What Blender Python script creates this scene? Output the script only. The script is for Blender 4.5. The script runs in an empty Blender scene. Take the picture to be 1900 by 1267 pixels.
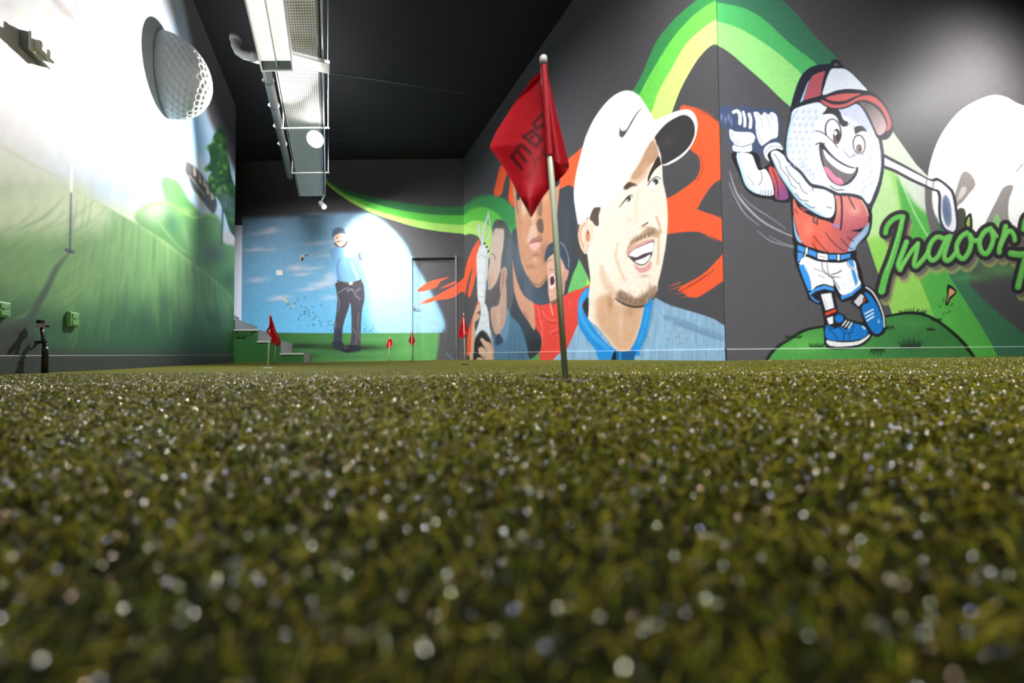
import bpy, math
import numpy as np
from mathutils import Vector, Matrix

rng = np.random.default_rng(7)
scn = bpy.context.scene
COL = scn.collection

# ------------------------------------------------------------------ camera
F_PX = 739.0                      # focal length in pixels of the 1900 x 1267 frame (14 mm on 36 mm)
CAM_Z = 0.115
PITCH = math.atan(21.5 / F_PX)
ROLL = math.radians(0.573)
cam_pos = np.array([0.0, 0.0, CAM_Z])
_f = np.array([0, math.cos(PITCH), math.sin(PITCH)])
_u0 = np.array([0, -math.sin(PITCH), math.cos(PITCH)])
_x = np.array([1.0, 0, 0])
_r = math.cos(ROLL) * _x - math.sin(ROLL) * _u0
_u = math.sin(ROLL) * _x + math.cos(ROLL) * _u0
cam_data = bpy.data.cameras.new('camera')
cam = bpy.data.objects.new('camera', cam_data)
COL.objects.link(cam)
cam.matrix_world = Matrix(((_r[0], _u[0], -_f[0], 0), (_r[1], _u[1], -_f[1], 0), (_r[2], _u[2], -_f[2], CAM_Z), (0, 0, 0, 1)))
cam_data.sensor_width = 36.0
cam_data.lens = 36.0 * F_PX / 1900.0
cam_data.clip_start = 0.004
cam_data.clip_end = 100
cam_data.dof.use_dof = True
cam_data.dof.focus_distance = 3.0
cam_data.dof.aperture_fstop = 4.6
cam_data.dof.aperture_blades = 0
scn.camera = cam

# ------------------------------------------------------------------ view, world
scn.view_settings.view_transform = 'Standard'
scn.view_settings.look = 'None'
scn.view_settings.gamma = 1.0
scn.view_settings.exposure = 0.0
scn.view_settings.use_curve_mapping = False
scn.cycles.use_denoising = True
scn.cycles.sample_clamp_indirect = 4.0
scn.cycles.max_bounces = 5
scn.cycles.diffuse_bounces = 3
world = bpy.data.worlds.new('world'); scn.world = world
world.use_nodes = True
world.node_tree.nodes['Background'].inputs[0].default_value = (0.5, 0.55, 0.6, 1)
world.node_tree.nodes['Background'].inputs[1].default_value = 0.03

def ray(px, py):
    d = _f + (px - 950.0) / F_PX * _r - (py - 633.5) / F_PX * _u
    return d
def at(px, py, Y):
    """point on the pixel's sight line at forward distance Y"""
    d = ray(px, py)
    return cam_pos + d * (Y / d[1])
def project(P):
    d = np.asarray(P, float) - cam_pos
    z = d @ _f
    return 950.0 + F_PX * (d @ _r) / z, 633.5 - F_PX * (d @ _u) / z

# ------------------------------------------------------------------ plan of the room
CEIL = 4.48
L0 = np.array([-2.70, 2.10]); LD = np.array([-0.44, 1.0])
L1 = L0 + LD * (6.85 - 2.10)
FR = np.array([-1.045, 8.80])          # far right corner
FLX = -5.99                            # where the far mural starts
CC = np.array([1.62, 3.03])            # fold between the two right hand walls
BD = np.array([0.9743, 0.2251])
B1 = CC + BD * 4.6
LB = L0 + LD * (-3.2 - 2.10)           # left wall behind the camera
BR = B1 + np.array([0.44, -1.0]) * (B1[1] + 3.2)

# ------------------------------------------------------------------ lamps and added fill lights
def spot(name, loc, target, power, angle, blend=0.6, radius=0.05, color=(1, 0.98, 0.95)):
    l = bpy.data.lights.new(name, 'SPOT'); l.energy = power
    l.spot_size = math.radians(angle); l.spot_blend = blend; l.shadow_soft_size = radius; l.color = color
    o = bpy.data.objects.new(name, l); COL.objects.link(o); o.location = loc
    d = Vector(target) - Vector(loc); o.rotation_euler = d.to_track_quat('-Z', 'Y').to_euler()
    return o
def area(name, loc, target, power, sx, sy, color=(1, 1, 1), spread=180):
    l = bpy.data.lights.new(name, 'AREA'); l.spread = math.radians(spread); l.energy = power; l.shape = 'RECTANGLE'; l.size = sx; l.size_y = sy; l.color = color
    o = bpy.data.objects.new(name, l); COL.objects.link(o); o.location = loc
    d = Vector(target) - Vector(loc); o.rotation_euler = d.to_track_quat('-Z', 'Y').to_euler()
    return o
LAMP1 = at(582, 256, 5.6)
spot('floodlight_beam', LAMP1 + np.array([0.02, -0.07, -0.02]), at(150, 200, 2.9), 1050, 108, 1.0, 0.03)
spot('spotlight_beam', at(604, 388, 8.0), at(735, 482, 8.8), 330, 116, 1.0, 0.03)
spot('right_wall_beam', (4.62, 2.86, 2.75), (4.5, 3.69, 2.2), 185, 158, 1.0, 0.05)
spot('portrait_wall_beam', (1.0, 2.1, 3.3), at(1165, 350, 4.2), 128, 108, 1.0, 0.05)
area('ceiling_fill_light', (0.6, -1.8, 4.3), (1.5, 3.2, 0.3), 145, 2.4, 0.6, (0.95, 0.97, 1.0), 75)  # unseen soft fill added behind the camera for the right hand walls
area('rear_fill_light', (-0.8, -2.7, 2.9), (0.2, 2.0, 0.9), 60, 1.6, 0.5, (1.0, 0.98, 0.95), 150)  # unseen fill added behind the camera to lighten the near flag pole
area('ceiling_fill_light', (-1.6, 3.0, 4.3), (-0.3, 6.6, 0.5), 75, 1.6, 0.6, (0.95, 0.97, 1.0), 85)  # added fill without a fitting, lifts the far portraits
spot('right_floor_beam', (3.2, 2.7, 4.1), (3.1, 2.9, 0), 330, 46, 1.0, 0.05)
area('ceiling_fill_light', (-2.6, 4.8, 4.3), (-4.1, 8.8, 0.7), 125, 1.6, 0.4, (0.95, 0.97, 1.0), 62)  # added fill without a fitting, lifts the far wall

# ------------------------------------------------------------------ materials
def lin(c):
    c = np.asarray(c, float) / 255.0
    return np.where(c <= 0.04045, c / 12.92, ((c + 0.055) / 1.055) ** 2.4)
def mat(name, rgb, rough=0.6, metal=0.0, spec=0.5, bump=0.0, scale=60.0, var=0.0, emit=0.0, coat=0.0):
    m = bpy.data.materials.new(name); m.use_nodes = True
    nt = m.node_tree; b = nt.nodes['Principled BSDF']
    c = lin(rgb)
    b.inputs['Base Color'].default_value = (*c, 1)
    b.inputs['Roughness'].default_value = rough
    b.inputs['Metallic'].default_value = metal
    b.inputs['Specular IOR Level'].default_value = spec
    if coat: b.inputs['Coat Weight'].default_value = coat
    if emit:
        b.inputs['Emission Color'].default_value = (*c, 1); b.inputs['Emission Strength'].default_value = emit
    n = nt.nodes.new('ShaderNodeTexNoise'); n.inputs['Scale'].default_value = scale; n.inputs['Detail'].default_value = 4
    tc = nt.nodes.new('ShaderNodeTexCoord'); nt.links.new(tc.outputs['Object'], n.inputs['Vector'])
    if var:
        mx = nt.nodes.new('ShaderNodeMix'); mx.data_type = 'RGBA'
        mx.inputs[6].default_value = (*np.clip(c * (1 - var), 0, 1), 1); mx.inputs[7].default_value = (*np.clip(c * (1 + var), 0, 1), 1)
        nt.links.new(n.outputs['Fac'], mx.inputs[0]); nt.links.new(mx.outputs[2], b.inputs['Base Color'])
    if bump:
        bp = nt.nodes.new('ShaderNodeBump'); bp.inputs['Strength'].default_value = bump; bp.inputs['Distance'].default_value = 0.002
        nt.links.new(n.outputs['Fac'], bp.inputs['Height']); nt.links.new(bp.outputs['Normal'], b.inputs['Normal'])
    return m
def painted(name, rough=0.6, spec=0.3, bump=0.05, scale=60.0):
    """wall paint whose colour is the mural's own pigment, stored on the mesh"""
    m = bpy.data.materials.new(name); m.use_nodes = True
    nt = m.node_tree; b = nt.nodes['Principled BSDF']
    a = nt.nodes.new('ShaderNodeAttribute'); a.attribute_name = 'paint'
    n = nt.nodes.new('ShaderNodeTexNoise'); n.inputs['Scale'].default_value = scale; n.inputs['Detail'].default_value = 6
    tc = nt.nodes.new('ShaderNodeTexCoord'); nt.links.new(tc.outputs['Object'], n.inputs['Vector'])
    mx = nt.nodes.new('ShaderNodeMix'); mx.data_type = 'RGBA'; mx.blend_type = 'MULTIPLY'; mx.inputs[0].default_value = 1.0
    rp = nt.nodes.new('ShaderNodeMapRange'); rp.inputs[1].default_value = 0.3; rp.inputs[2].default_value = 0.7
    rp.inputs[3].default_value = 0.98; rp.inputs[4].default_value = 1.01
    nt.links.new(n.outputs['Fac'], rp.inputs[0]); nt.links.new(a.outputs['Color'], mx.inputs[6]); nt.links.new(rp.outputs[0], mx.inputs[7])
    nt.links.new(mx.outputs[2], b.inputs['Base Color'])
    b.inputs['Roughness'].default_value = rough; b.inputs['Specular IOR Level'].default_value = spec
    bp = nt.nodes.new('ShaderNodeBump'); bp.inputs['Strength'].default_value = bump; bp.inputs['Distance'].default_value = 0.001
    nt.links.new(n.outputs['Fac'], bp.inputs['Height']); nt.links.new(bp.outputs['Normal'], b.inputs['Normal'])
    return m
M_PAINT = painted('mural_paint')
M_BLACK = mat('charcoal_paint', (70, 68, 71), 0.7, spec=0.3, bump=0.2, var=0.08, scale=6)
M_CEIL = mat('black_ceiling_paint', (34, 34, 37), 0.8, spec=0.2, bump=0.2, var=0.12, scale=3)
M_WHITE = mat('white_powder_coat', (225, 225, 222), 0.4, bump=0.05, var=0.03)
M_OFFW = mat('galvanised_white_steel', (222, 220, 214), 0.42, metal=0.0, bump=0.05, var=0.06, scale=20)
M_PVC = mat('grey_pvc', (150, 148, 144), 0.45, var=0.05)
M_GREY = mat('grey_metal', (120, 120, 122), 0.4, metal=0.5, var=0.05)
M_STEEL = mat('brushed_steel', (170, 172, 176), 0.3, metal=0.8, var=0.05)
M_DARK = mat('black_plastic', (26, 26, 28), 0.45, var=0.1)
M_RED = mat('red_nylon', (178, 6, 24), 0.6, spec=0.3, bump=0.4, scale=500, var=0.12)
M_POLE = mat('ivory_fibreglass', (206, 214, 184), 0.35, var=0.05)
M_CONC = mat('grey_stair_paint', (150, 145, 142), 0.7, bump=0.2, var=0.06, scale=15)
M_NOSE = mat('pale_stair_nosing', (190, 188, 178), 0.5, var=0.04)
M_BALL = mat('glossy_white_shell', (205, 210, 212), 0.35, bump=0.04, var=0.02)
M_LAMP = mat('lamp_glass', (255, 252, 245), 0.3, emit=60.0)
M_CUP = mat('dark_cup_plastic', (18, 20, 14), 0.5, var=0.1)

# ------------------------------------------------------------------ mesh helpers
def tag(o, label=None, cat=None, group=None, kind=None):
    if label: o['label'] = label
    if cat: o['category'] = cat
    if group: o['group'] = group
    if kind: o['kind'] = kind
    return o
def link(name, me, m=None, parent=None, smooth=False):
    if m is not None: me.materials.append(m)
    if smooth:
        me.polygons.foreach_set('use_smooth', np.ones(len(me.polygons), bool))
    o = bpy.data.objects.new(name, me); COL.objects.link(o)
    if parent is not None: o.parent = parent
    return o
def raw(name, V, Q, m=None, parent=None, smooth=False, color=None):
    """mesh from an (n,3) vertex array and (k,4) or (k,3) faces"""
    V = np.asarray(V, np.float32); Q = np.asarray(Q, np.int32)
    me = bpy.data.meshes.new(name)
    n = Q.shape[1]
    me.vertices.add(len(V)); me.vertices.foreach_set('co', V.ravel())
    me.loops.add(Q.size); me.loops.foreach_set('vertex_index', Q.ravel())
    me.polygons.add(len(Q)); me.polygons.foreach_set('loop_start', np.arange(len(Q), dtype=np.int32) * n)
    me.update(calc_edges=True)
    if color is not None:
        a = me.color_attributes.new('paint', 'FLOAT_COLOR', 'POINT')
        a.data.foreach_set('color', np.concatenate([color, np.ones((len(color), 1))], 1).astype(np.float32).ravel())
    return link(name, me, m, parent, smooth)
def empty(name, loc, label=None, cat=None, group=None, kind=None):
    o = bpy.data.objects.new(name, None); COL.objects.link(o); o.location = loc; o.empty_display_size = 0.05
    return tag(o, label, cat, group, kind)
class MB:
    """collects boxes, tubes and lathes in WORLD coordinates into one mesh"""
    def __init__(s): s.v = []; s.f = []; s.n = 0
    def add(s, V, F):
        s.v += [tuple(map(float, p)) for p in V]; s.f += [tuple(i + s.n for i in f) for f in F]; s.n += len(V); return s
    def hexa(s, P):
        return s.add(P, [(0, 3, 2, 1), (4, 5, 6, 7), (0, 1, 5, 4), (1, 2, 6, 5), (2, 3, 7, 6), (3, 0, 4, 7)])
    def box(s, c, ax, ay, az):
        c, ax, ay, az = (np.asarray(t, float) for t in (c, ax, ay, az))
        P = [c + sx * ax + sy * ay + sz * az for sz in (-1, 1) for sx, sy in ((-1, -1), (1, -1), (1, 1), (-1, 1))]
        return s.hexa(P)
    def bevbox(s, c, ax, ay, az, b):
        """box whose +az face is chamfered inwards by b"""
        c, ax, ay, az = (np.asarray(t, float) for t in (c, ax, ay, az))
        la, lb, lz = (np.linalg.norm(t) for t in (ax, ay, az))
        ring = lambda k, h: [c + sx * ax * k[0] + sy * ay * k[1] + h * az for sx, sy in ((-1, -1), (1, -1), (1, 1), (-1, 1))]
        P = ring((1, 1), -1) + ring((1, 1), 1 - b / lz) + ring((1 - b / la, 1 - b / lb), 1)
        F = [(0, 3, 2, 1), (8, 9, 10, 11)]
        for a in (0, 4):
            for i in range(4): F.append((a + i, a + (i + 1) % 4, a + 4 + (i + 1) % 4, a + 4 + i))
        return s.add(P, F)
    def tube(s, pts, r, n=12, caps=True):
        pts = [np.asarray(p, float) for p in pts]
        rs = r if isinstance(r, (list, tuple)) else [r] * len(pts)
        rings = []; prev = None
        for i, p in enumerate(pts):
            t = (pts[min(i + 1, len(pts) - 1)] - pts[max(i - 1, 0)]); t = t / (np.linalg.norm(t) + 1e-12)
            if prev is None:
                a = np.array([0, 0, 1.0]) if abs(t[2]) < 0.9 else np.array([1.0, 0, 0])
            else: a = prev
            b = np.cross(t, a); b /= np.linalg.norm(b); a = np.cross(b, t); prev = a
            rings.append([p + rs[i] * (math.cos(2 * math.pi * k / n) * a + math.sin(2 * math.pi * k / n) * b) for k in range(n)])
        V = [q for rg in rings for q in rg]; F = []
        for i in range(len(pts) - 1):
            for k in range(n):
                F.append((i * n + k, i * n + (k + 1) % n, (i + 1) * n + (k + 1) % n, (i + 1) * n + k))
        if caps: F += [tuple(range(n))[::-1], tuple(range((len(pts) - 1) * n, len(pts) * n))]
        return s.add(V, F)
    def build(s, name, m, parent=None, smooth=False, origin=None):
        me = bpy.data.meshes.new(name)
        off = np.array(parent.location) if (parent is not None and parent.parent is None) else np.zeros(3)
        if parent is not None and parent.parent is not None: off = np.array(parent.parent.location) + np.array(parent.location)
        if parent is None and origin is not None: off = np.asarray(origin, float)
        me.from_pydata([tuple(np.array(p) - off) for p in s.v], [], s.f); me.update()
        o = link(name, me, m, parent)
        if parent is None and origin is not None: o.location = tuple(off)
        if smooth:
            me.polygons.foreach_set('use_smooth', [len(p.vertices) == 4 for p in me.polygons])
        return o
# ------------------------------------------------------------------ the mural painter: pigment on a sheet of numbers
def catmull(pts, k=5, closed=True):
    p = np.asarray(pts, float); n = len(p)
    if n < 3: return p
    out = []
    m = n if closed else n - 1
    for i in range(m):
        p0 = p[(i - 1) % n] if closed or i > 0 else p[0]
        p1 = p[i]; p2 = p[(i + 1) % n]
        p3 = p[(i + 2) % n] if closed or i + 2 < n else p[-1]
        for t in np.arange(k) / k:
            out.append(0.5 * (2 * p1 + (p2 - p0) * t + (2 * p0 - 5 * p1 + 4 * p2 - p3) * t * t + (3 * p1 - p0 - 3 * p2 + p3) * t ** 3))
    if not closed: out.append(p[-1])
    return np.array(out)
def vnoise(w, h, cx, cy, seed):
    """smooth value noise, w x h samples, cells of cx x cy samples"""
    r = np.random.default_rng(seed)
    gx, gy = int(w / cx) + 3, int(h / cy) + 3
    g = r.random((gy, gx))
    x = np.arange(w) / cx; y = np.arange(h) / cy
    xi = x.astype(int); yi = y.astype(int)
    xf = x - xi; yf = y - yi; xf = xf * xf * (3 - 2 * xf); yf = yf * yf * (3 - 2 * yf)
    a = g[yi][:, xi]; b = g[yi][:, xi + 1]; c = g[yi + 1][:, xi]; d = g[yi + 1][:, xi + 1]
    return (a * (1 - xf) + b * xf) * (1 - yf)[:, None] + (c * (1 - xf) + d * xf) * yf[:, None]
class Canvas:
    def __init__(s, x0, y0, x1, y1, st, bg):
        s.x0, s.y0, s.st = x0, y0, st
        s.w = int((x1 - x0) / st) + 1; s.h = int((y1 - y0) / st) + 1
        s.c = np.empty((s.h, s.w, 3)); s.c[:] = bg
        s.id = np.zeros((s.h, s.w), np.int16)
        s.X = x0 + np.arange(s.w) * st; s.Y = y0 + np.arange(s.h) * st
    def _box(s, xa, ya, xb, yb):
        i0 = max(0, int((xa - s.x0) / s.st)); i1 = min(s.w, int((xb - s.x0) / s.st) + 2)
        j0 = max(0, int((ya - s.y0) / s.st)); j1 = min(s.h, int((yb - s.y0) / s.st) + 2)
        return i0, i1, j0, j1
    def _put(s, bx, A, col, id, clip, grad=None):
        i0, i1, j0, j1 = bx
        if clip is not None:
            cl = clip if isinstance(clip, (tuple, list)) else (clip,)
            A = A * np.isin(s.id[j0:j1, i0:i1], cl)
        col = np.asarray(col, float)
        if grad is not None:        # (x0,y0,x1,y1,col2): colour runs from col to col2 along that line
            gx0, gy0, gx1, gy1, c2 = grad
            d2 = (gx1 - gx0) ** 2 + (gy1 - gy0) ** 2
            t = ((s.X[i0:i1][None] - gx0) * (gx1 - gx0) + (s.Y[j0:j1][:, None] - gy0) * (gy1 - gy0)) / d2
            t = np.clip(t, 0, 1)[..., None]
            col = col * (1 - t) + np.asarray(c2, float) * t
        v = s.c[j0:j1, i0:i1]
        v += (col - v) * A[..., None]
        if id is not None:
            m = s.id[j0:j1, i0:i1]; m[A > 0.5] = id
    def poly(s, pts, col, blur=1.0, a=1.0, id=None, clip=None, smooth=True, grad=None, k=5):
        p = catmull(pts, k) if smooth else np.asarray(pts, float)
        b = max(blur, s.st)
        bx = s._box(p[:, 0].min() - b, p[:, 1].min() - b, p[:, 0].max() + b, p[:, 1].max() + b)
        i0, i1, j0, j1 = bx
        if i1 <= i0 or j1 <= j0: return
        X = s.X[i0:i1][None].astype(np.float32); Y = s.Y[j0:j1][:, None].astype(np.float32)
        D = np.full((j1 - j0, i1 - i0), 1e9, np.float32); ins = np.zeros(D.shape, bool)
        q = np.roll(p, -1, 0)
        for (ax, ay), (bx_, by_) in zip(p.tolist(), q.tolist()):
            ex, ey = bx_ - ax, by_ - ay
            l2 = ex * ex + ey * ey
            if l2 < 1e-9: continue
            if ay != by_:
                lo, hi = min(ay, by_), max(ay, by_)
                ja = np.searchsorted(Y[:, 0], lo, 'left'); jb = np.searchsorted(Y[:, 0], hi, 'left')
                if jb > ja:
                    yy = Y[ja:jb]; ins[ja:jb] ^= X < (ax + (yy - ay) * ex / ey)
            # distance only near the edge
            r = b * 0.5 + 2 * s.st
            ia = np.searchsorted(X[0], min(ax, bx_) - r); ib = np.searchsorted(X[0], max(ax, bx_) + r)
            ja = np.searchsorted(Y[:, 0], min(ay, by_) - r); jb = np.searchsorted(Y[:, 0], max(ay, by_) + r)
            if ib <= ia or jb <= ja: continue
            dx = X[:, ia:ib] - ax; dy = Y[ja:jb] - ay
            t = np.clip((dx * ex + dy * ey) / l2, 0, 1)
            dd = (dx - t * ex) ** 2 + (dy - t * ey) ** 2
            D[ja:jb, ia:ib] = np.minimum(D[ja:jb, ia:ib], dd)
        D = np.sqrt(D); D = np.where(ins, D, -D)
        A = np.clip(0.5 + D / b, 0, 1); A = A * A * (3 - 2 * A) * a
        s._put(bx, A, col, id, clip, grad)
    def stroke(s, pts, w, col, blur=1.0, a=1.0, id=None, clip=None, smooth=True, k=6, fade=False):
        p = catmull(pts, k, False) if smooth and len(pts) > 2 else np.asarray(pts, float)
        n = len(p)
        ws = np.interp(np.linspace(0, 1, n), np.linspace(0, 1, len(w)), w) if isinstance(w, (list, tuple)) else np.full(n, float(w))
        b = max(blur, s.st); r = ws.max() / 2 + b
        bx = s._box(p[:, 0].min() - r, p[:, 1].min() - r, p[:, 0].max() + r, p[:, 1].max() + r)
        i0, i1, j0, j1 = bx
        if i1 <= i0 or j1 <= j0: return
        X = s.X[i0:i1][None]; Y = s.Y[j0:j1][:, None]
        D = np.full((j1 - j0, i1 - i0), -1e9)
        for i in range(n - 1):
            ax, ay = p[i]; bx_, by_ = p[i + 1]
            ex, ey = bx_ - ax, by_ - ay; l2 = ex * ex + ey * ey
            if l2 < 1e-9: continue
            rr = max(ws[i], ws[i + 1]) / 2 + b
            ia = np.searchsorted(X[0], min(ax, bx_) - rr); ib = np.searchsorted(X[0], max(ax, bx_) + rr)
            ja = np.searchsorted(Y[:, 0], min(ay, by_) - rr); jb = np.searchsorted(Y[:, 0], max(ay, by_) + rr)
            if ib <= ia or jb <= ja: continue
            dx = X[:, ia:ib] - ax; dy = Y[ja:jb] - ay
            t = np.clip((dx * ex + dy * ey) / l2, 0, 1)
            dd = np.sqrt((dx - t * ex) ** 2 + (dy - t * ey) ** 2)
            D[ja:jb, ia:ib] = np.maximum(D[ja:jb, ia:ib], (ws[i] * (1 - t) + ws[i + 1] * t) / 2 - dd)
        A = np.clip(0.5 + D / b, 0, 1) * a
        s._put(bx, A, col, id, clip)
    def blob(s, cx, cy, rx, ry, col, a=1.0, rot=0.0, id=None, clip=None, hard=None):
        R = max(rx, ry) * (1.05 if hard else 2.2)
        bx = s._box(cx - R, cy - R, cx + R, cy + R)
        i0, i1, j0, j1 = bx
        if i1 <= i0 or j1 <= j0: return
        dx = s.X[i0:i1][None] - cx; dy = s.Y[j0:j1][:, None] - cy
        c, sn = math.cos(rot), math.sin(rot)
        u = (dx * c + dy * sn) / rx; v = (-dx * sn + dy * c) / ry
        d = np.sqrt(u * u + v * v)
        A = np.clip((1 - d) * min(rx, ry) / hard + 0.5, 0, 1) * a if hard else np.exp(-d * d * 1.6) * a
        s._put(bx, A, col, id, clip)
    def grain(s, amp, cx, cy, seed, clip=None):
        n = vnoise(s.w, s.h, cx / s.st, cy / s.st, seed) - 0.5
        f = 1 + n * amp
        if clip is not None: f = np.where(np.isin(s.id, clip), f, 1.0)
        s.c *= f[..., None]
    def sample(s, px, py):
        x = np.clip((px - s.x0) / s.st, 0, s.w - 1.001); y = np.clip((py - s.y0) / s.st, 0, s.h - 1.001)
        i = x.astype(int); j = y.astype(int); fx = (x - i)[..., None]; fy = (y - j)[..., None]
        c = s.c
        v = (c[j, i] * (1 - fx) + c[j, i + 1] * fx) * (1 - fy) + (c[j + 1, i] * (1 - fx) + c[j + 1, i + 1] * fx) * fy
        return lin(np.clip(v, 0, 255))
    def ids(s, px, py):
        i = np.clip(np.round((px - s.x0) / s.st).astype(int), 0, s.w - 1); j = np.clip(np.round((py - s.y0) / s.st).astype(int), 0, s.h - 1)
        return s.id[j, i]

def plan_u(P0, D, px):
    """distance along the plan line P0 + u D that the sight line of column px meets at eye level"""
    d = ray(px, 650.0)
    return (P0[1] * d[0] - P0[0] * d[1]) / (D[0] * d[1] - D[1] * d[0])
def wall_grid(P0, D, us, zs, off=0.0):
    """vertices of a wall panel; off pushes it sideways, off the wall's face"""
    n = np.array([D[1], -D[0]]) / np.hypot(*D)
    U, Z = np.meshgrid(us, zs)
    V = np.stack([P0[0] + U * D[0] + n[0] * off, P0[1] + U * D[1] + n[1] * off, Z], -1)
    return V
def quads(nz, nu):
    i = np.arange(nz * nu).reshape(nz, nu)
    return np.stack([i[:-1, :-1], i[:-1, 1:], i[1:, 1:], i[1:, :-1]], -1).reshape(-1, 4)
def submesh(V, Q, keep, C):
    q = Q[keep]; used = np.unique(q); mp = np.full(len(V), -1, np.int64); mp[used] = np.arange(len(used))
    return V[used], mp[q], (None if C is None else C[used])
def mural(V, cv, names, wallname, hole=None, holename=None, hole_shift=None, label=None):
    """wall mesh with its painted figures as coplanar parts"""
    nz, nu = V.shape[:2]; P = V.reshape(-1, 3)
    px, py = project(P); C = cv.sample(px, py)
    Q = quads(nz, nu)
    cen = P[Q].mean(1); cx, cy = project(cen); I = cv.ids(cx, cy)
    inhole = np.zeros(len(Q), bool) if hole is None else hole(cen)
    v, q, c = submesh(P, Q, (I == 0) & ~inhole, C)
    wall = raw(wallname, v, q, M_PAINT, color=c); tag(wall, label, kind='structure')
    for k, (nm, lb) in names.items():
        sel = (I == k) & ~inhole
        if sel.sum() < 4: continue
        v, q, c = submesh(P, Q, sel, C)
        o = raw(nm, v, q, M_PAINT, parent=wall, color=c); tag(o, lb)
    if hole is not None:
        v, q, c = submesh(P, Q, inhole, C)
        return wall, (v + hole_shift, q, c)
    return wall
# ------------------------------------------------------------------ murals
BG = (77, 75, 78)
INK = (30, 30, 36)

# ---- wall behind the portraits (right hand, first leaf) : ids
cA = Canvas(850, -70, 1352, 676, 0.9, BG)
# three toned green band rising to the fold
cA.poly([(1150, 215), (1172, 172), (1190, 140), (1216, 80), (1240, 48), (1262, 25), (1300, -5), (1360, -40), (1360, 79), (1325, 82), (1303, 100), (1285, 125), (1262, 168), (1243, 220), (1235, 250), (1180, 250)], (60, 140, 78), 1, id=1, k=4)
cA.poly([(1165, 215), (1185, 178), (1205, 140), (1243, 78), (1275, 40), (1300, 18), (1325, 3), (1360, -8), (1360, 79), (1325, 82), (1303, 100), (1285, 125), (1262, 168), (1243, 220), (1235, 250), (1180, 250)], (112, 208, 84), 1, clip=1, k=4)
cA.poly([(1195, 240), (1207, 213), (1222, 170), (1245, 128), (1271, 84), (1295, 60), (1325, 38), (1360, 26), (1360, 79), (1325, 82), (1303, 100), (1285, 125), (1262, 168), (1243, 220), (1235, 250)], (205, 242, 130), 1, clip=1, k=4)
# orange brush strokes
OR = (240, 92, 52)
for pts in ([(1262, 198), (1295, 204), (1320, 216), (1336, 232), (1352, 260), (1352, 330), (1334, 334), (1318, 348), (1303, 370), (1291, 389), (1262, 402), (1230, 395), (1228, 374), (1250, 362), (1275, 345), (1292, 330), (1299, 312), (1296, 290), (1280, 276), (1270, 250)],
            [(1222, 372), (1260, 372), (1291, 387), (1312, 395), (1337, 404), (1352, 412), (1352, 452), (1337, 447), (1318, 437), (1300, 431), (1275, 430), (1238, 434), (1222, 434)],
            [(1352, 465), (1352, 520), (1341, 522), (1325, 533), (1305, 546), (1292, 552), (1276, 550), (1266, 541), (1258, 539), (1272, 527), (1296, 514), (1316, 498), (1333, 480)],
            [(1022, 335), (1050, 300), (1075, 278), (1095, 262), (1090, 330), (1068, 346), (1045, 353), (1022, 362), (1010, 362)],
            [(930, 305), (943, 310), (936, 338), (929, 362), (916, 360), (921, 335)],
            [(948, 325), (966, 330), (962, 385), (944, 372), (946, 345)]):
    cA.poly(pts, OR, 1.6, id=2)
for q, (x, y, dx, dy, l) in enumerate([(1262, 524, -1, .35, 24), (1268, 530, -1, .3, 26), (1280, 540, -1, .22, 30), (1290, 548, -1, .15, 26), (1300, 430, 1, .45, 26), (1310, 436, 1, .5, 24), (1292, 391, 1, .25, 34), (1300, 397, 1, .3, 34), (1268, 196, 1, .2, 48), (1285, 201, 1, .35, 40)]):
    cA.stroke([(x, y), (x + dx * l * .5, y + dy * l * .5), (x + dx * l, y + dy * l)], [3, 2.2, 0.4], OR, 1.5, 0.7, id=2, smooth=False)
for pts in ([(1300, 208), (1320, 217), (1340, 232)], [(1299, 288), (1304, 312), (1294, 336)], [(1286, 285), (1297, 305)], [(1325, 350), (1308, 372), (1300, 386)], [(1340, 345), (1322, 362)], [(1262, 540), (1285, 528), (1310, 510)], [(1275, 532), (1300, 519), (1325, 500)]):
    cA.stroke(pts, 1.6, (110, 50, 38), 1.2, 0.6, clip=2)
# orange shards next to the corner
for pts in ([(890, 444), (882, 452), (873, 470), (865, 492), (860, 520), (858, 548), (863, 545), (868, 520), (877, 492), (886, 462)],
            [(889, 448), (891, 470), (887, 492), (881, 520), (873, 549), (868, 546), (874, 512), (880, 478)],
            [(888, 557), (893, 566), (881, 600), (876, 632), (874, 657), (867, 657), (867, 630), (873, 600), (880, 578)],
            [(903, 560), (910, 568), (907, 592), (901, 575)], [(850, 520), (862, 514), (862, 542), (850, 544)]):
    cA.poly(pts, OR, 1.2, id=2)
# green wave
cA.poly([(845, 385), (862, 381), (880, 368), (905, 362), (930, 367), (948, 380), (958, 396), (966, 415), (962, 428), (951, 434), (935, 450), (905, 480), (890, 443), (875, 434), (862, 436), (845, 438)], (60, 142, 78), 1.1, id=3)
cA.poly([(845, 410), (862, 399), (875, 388), (895, 384), (915, 391), (933, 408), (951, 433), (935, 455), (905, 480), (890, 443), (875, 434), (862, 436), (845, 438)], (98, 195, 72), 1.1, clip=3)
cA.poly([(845, 420), (862, 417), (875, 410), (892, 410), (905, 418), (916, 438), (905, 480), (890, 443), (875, 434), (862, 436), (845, 438)], (180, 228, 112), 1.1, clip=3)
# green wedge between the figures
cA.poly([(1050, 548), (1062, 512), (1073, 478), (1090, 512), (1100, 545), (1090, 560), (1040, 570)], (110, 185, 105), 1, id=3, smooth=False)
cA.poly([(1083, 545), (1088, 525), (1092, 506), (1100, 545)], (165, 225, 90), 1, clip=3, smooth=False)
cA.poly([(972, 670), (985, 664), (998, 655), (1003, 640), (1010, 672), (1000, 676), (960, 676)], (78, 150, 82), 1, id=3, smooth=False)

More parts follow.
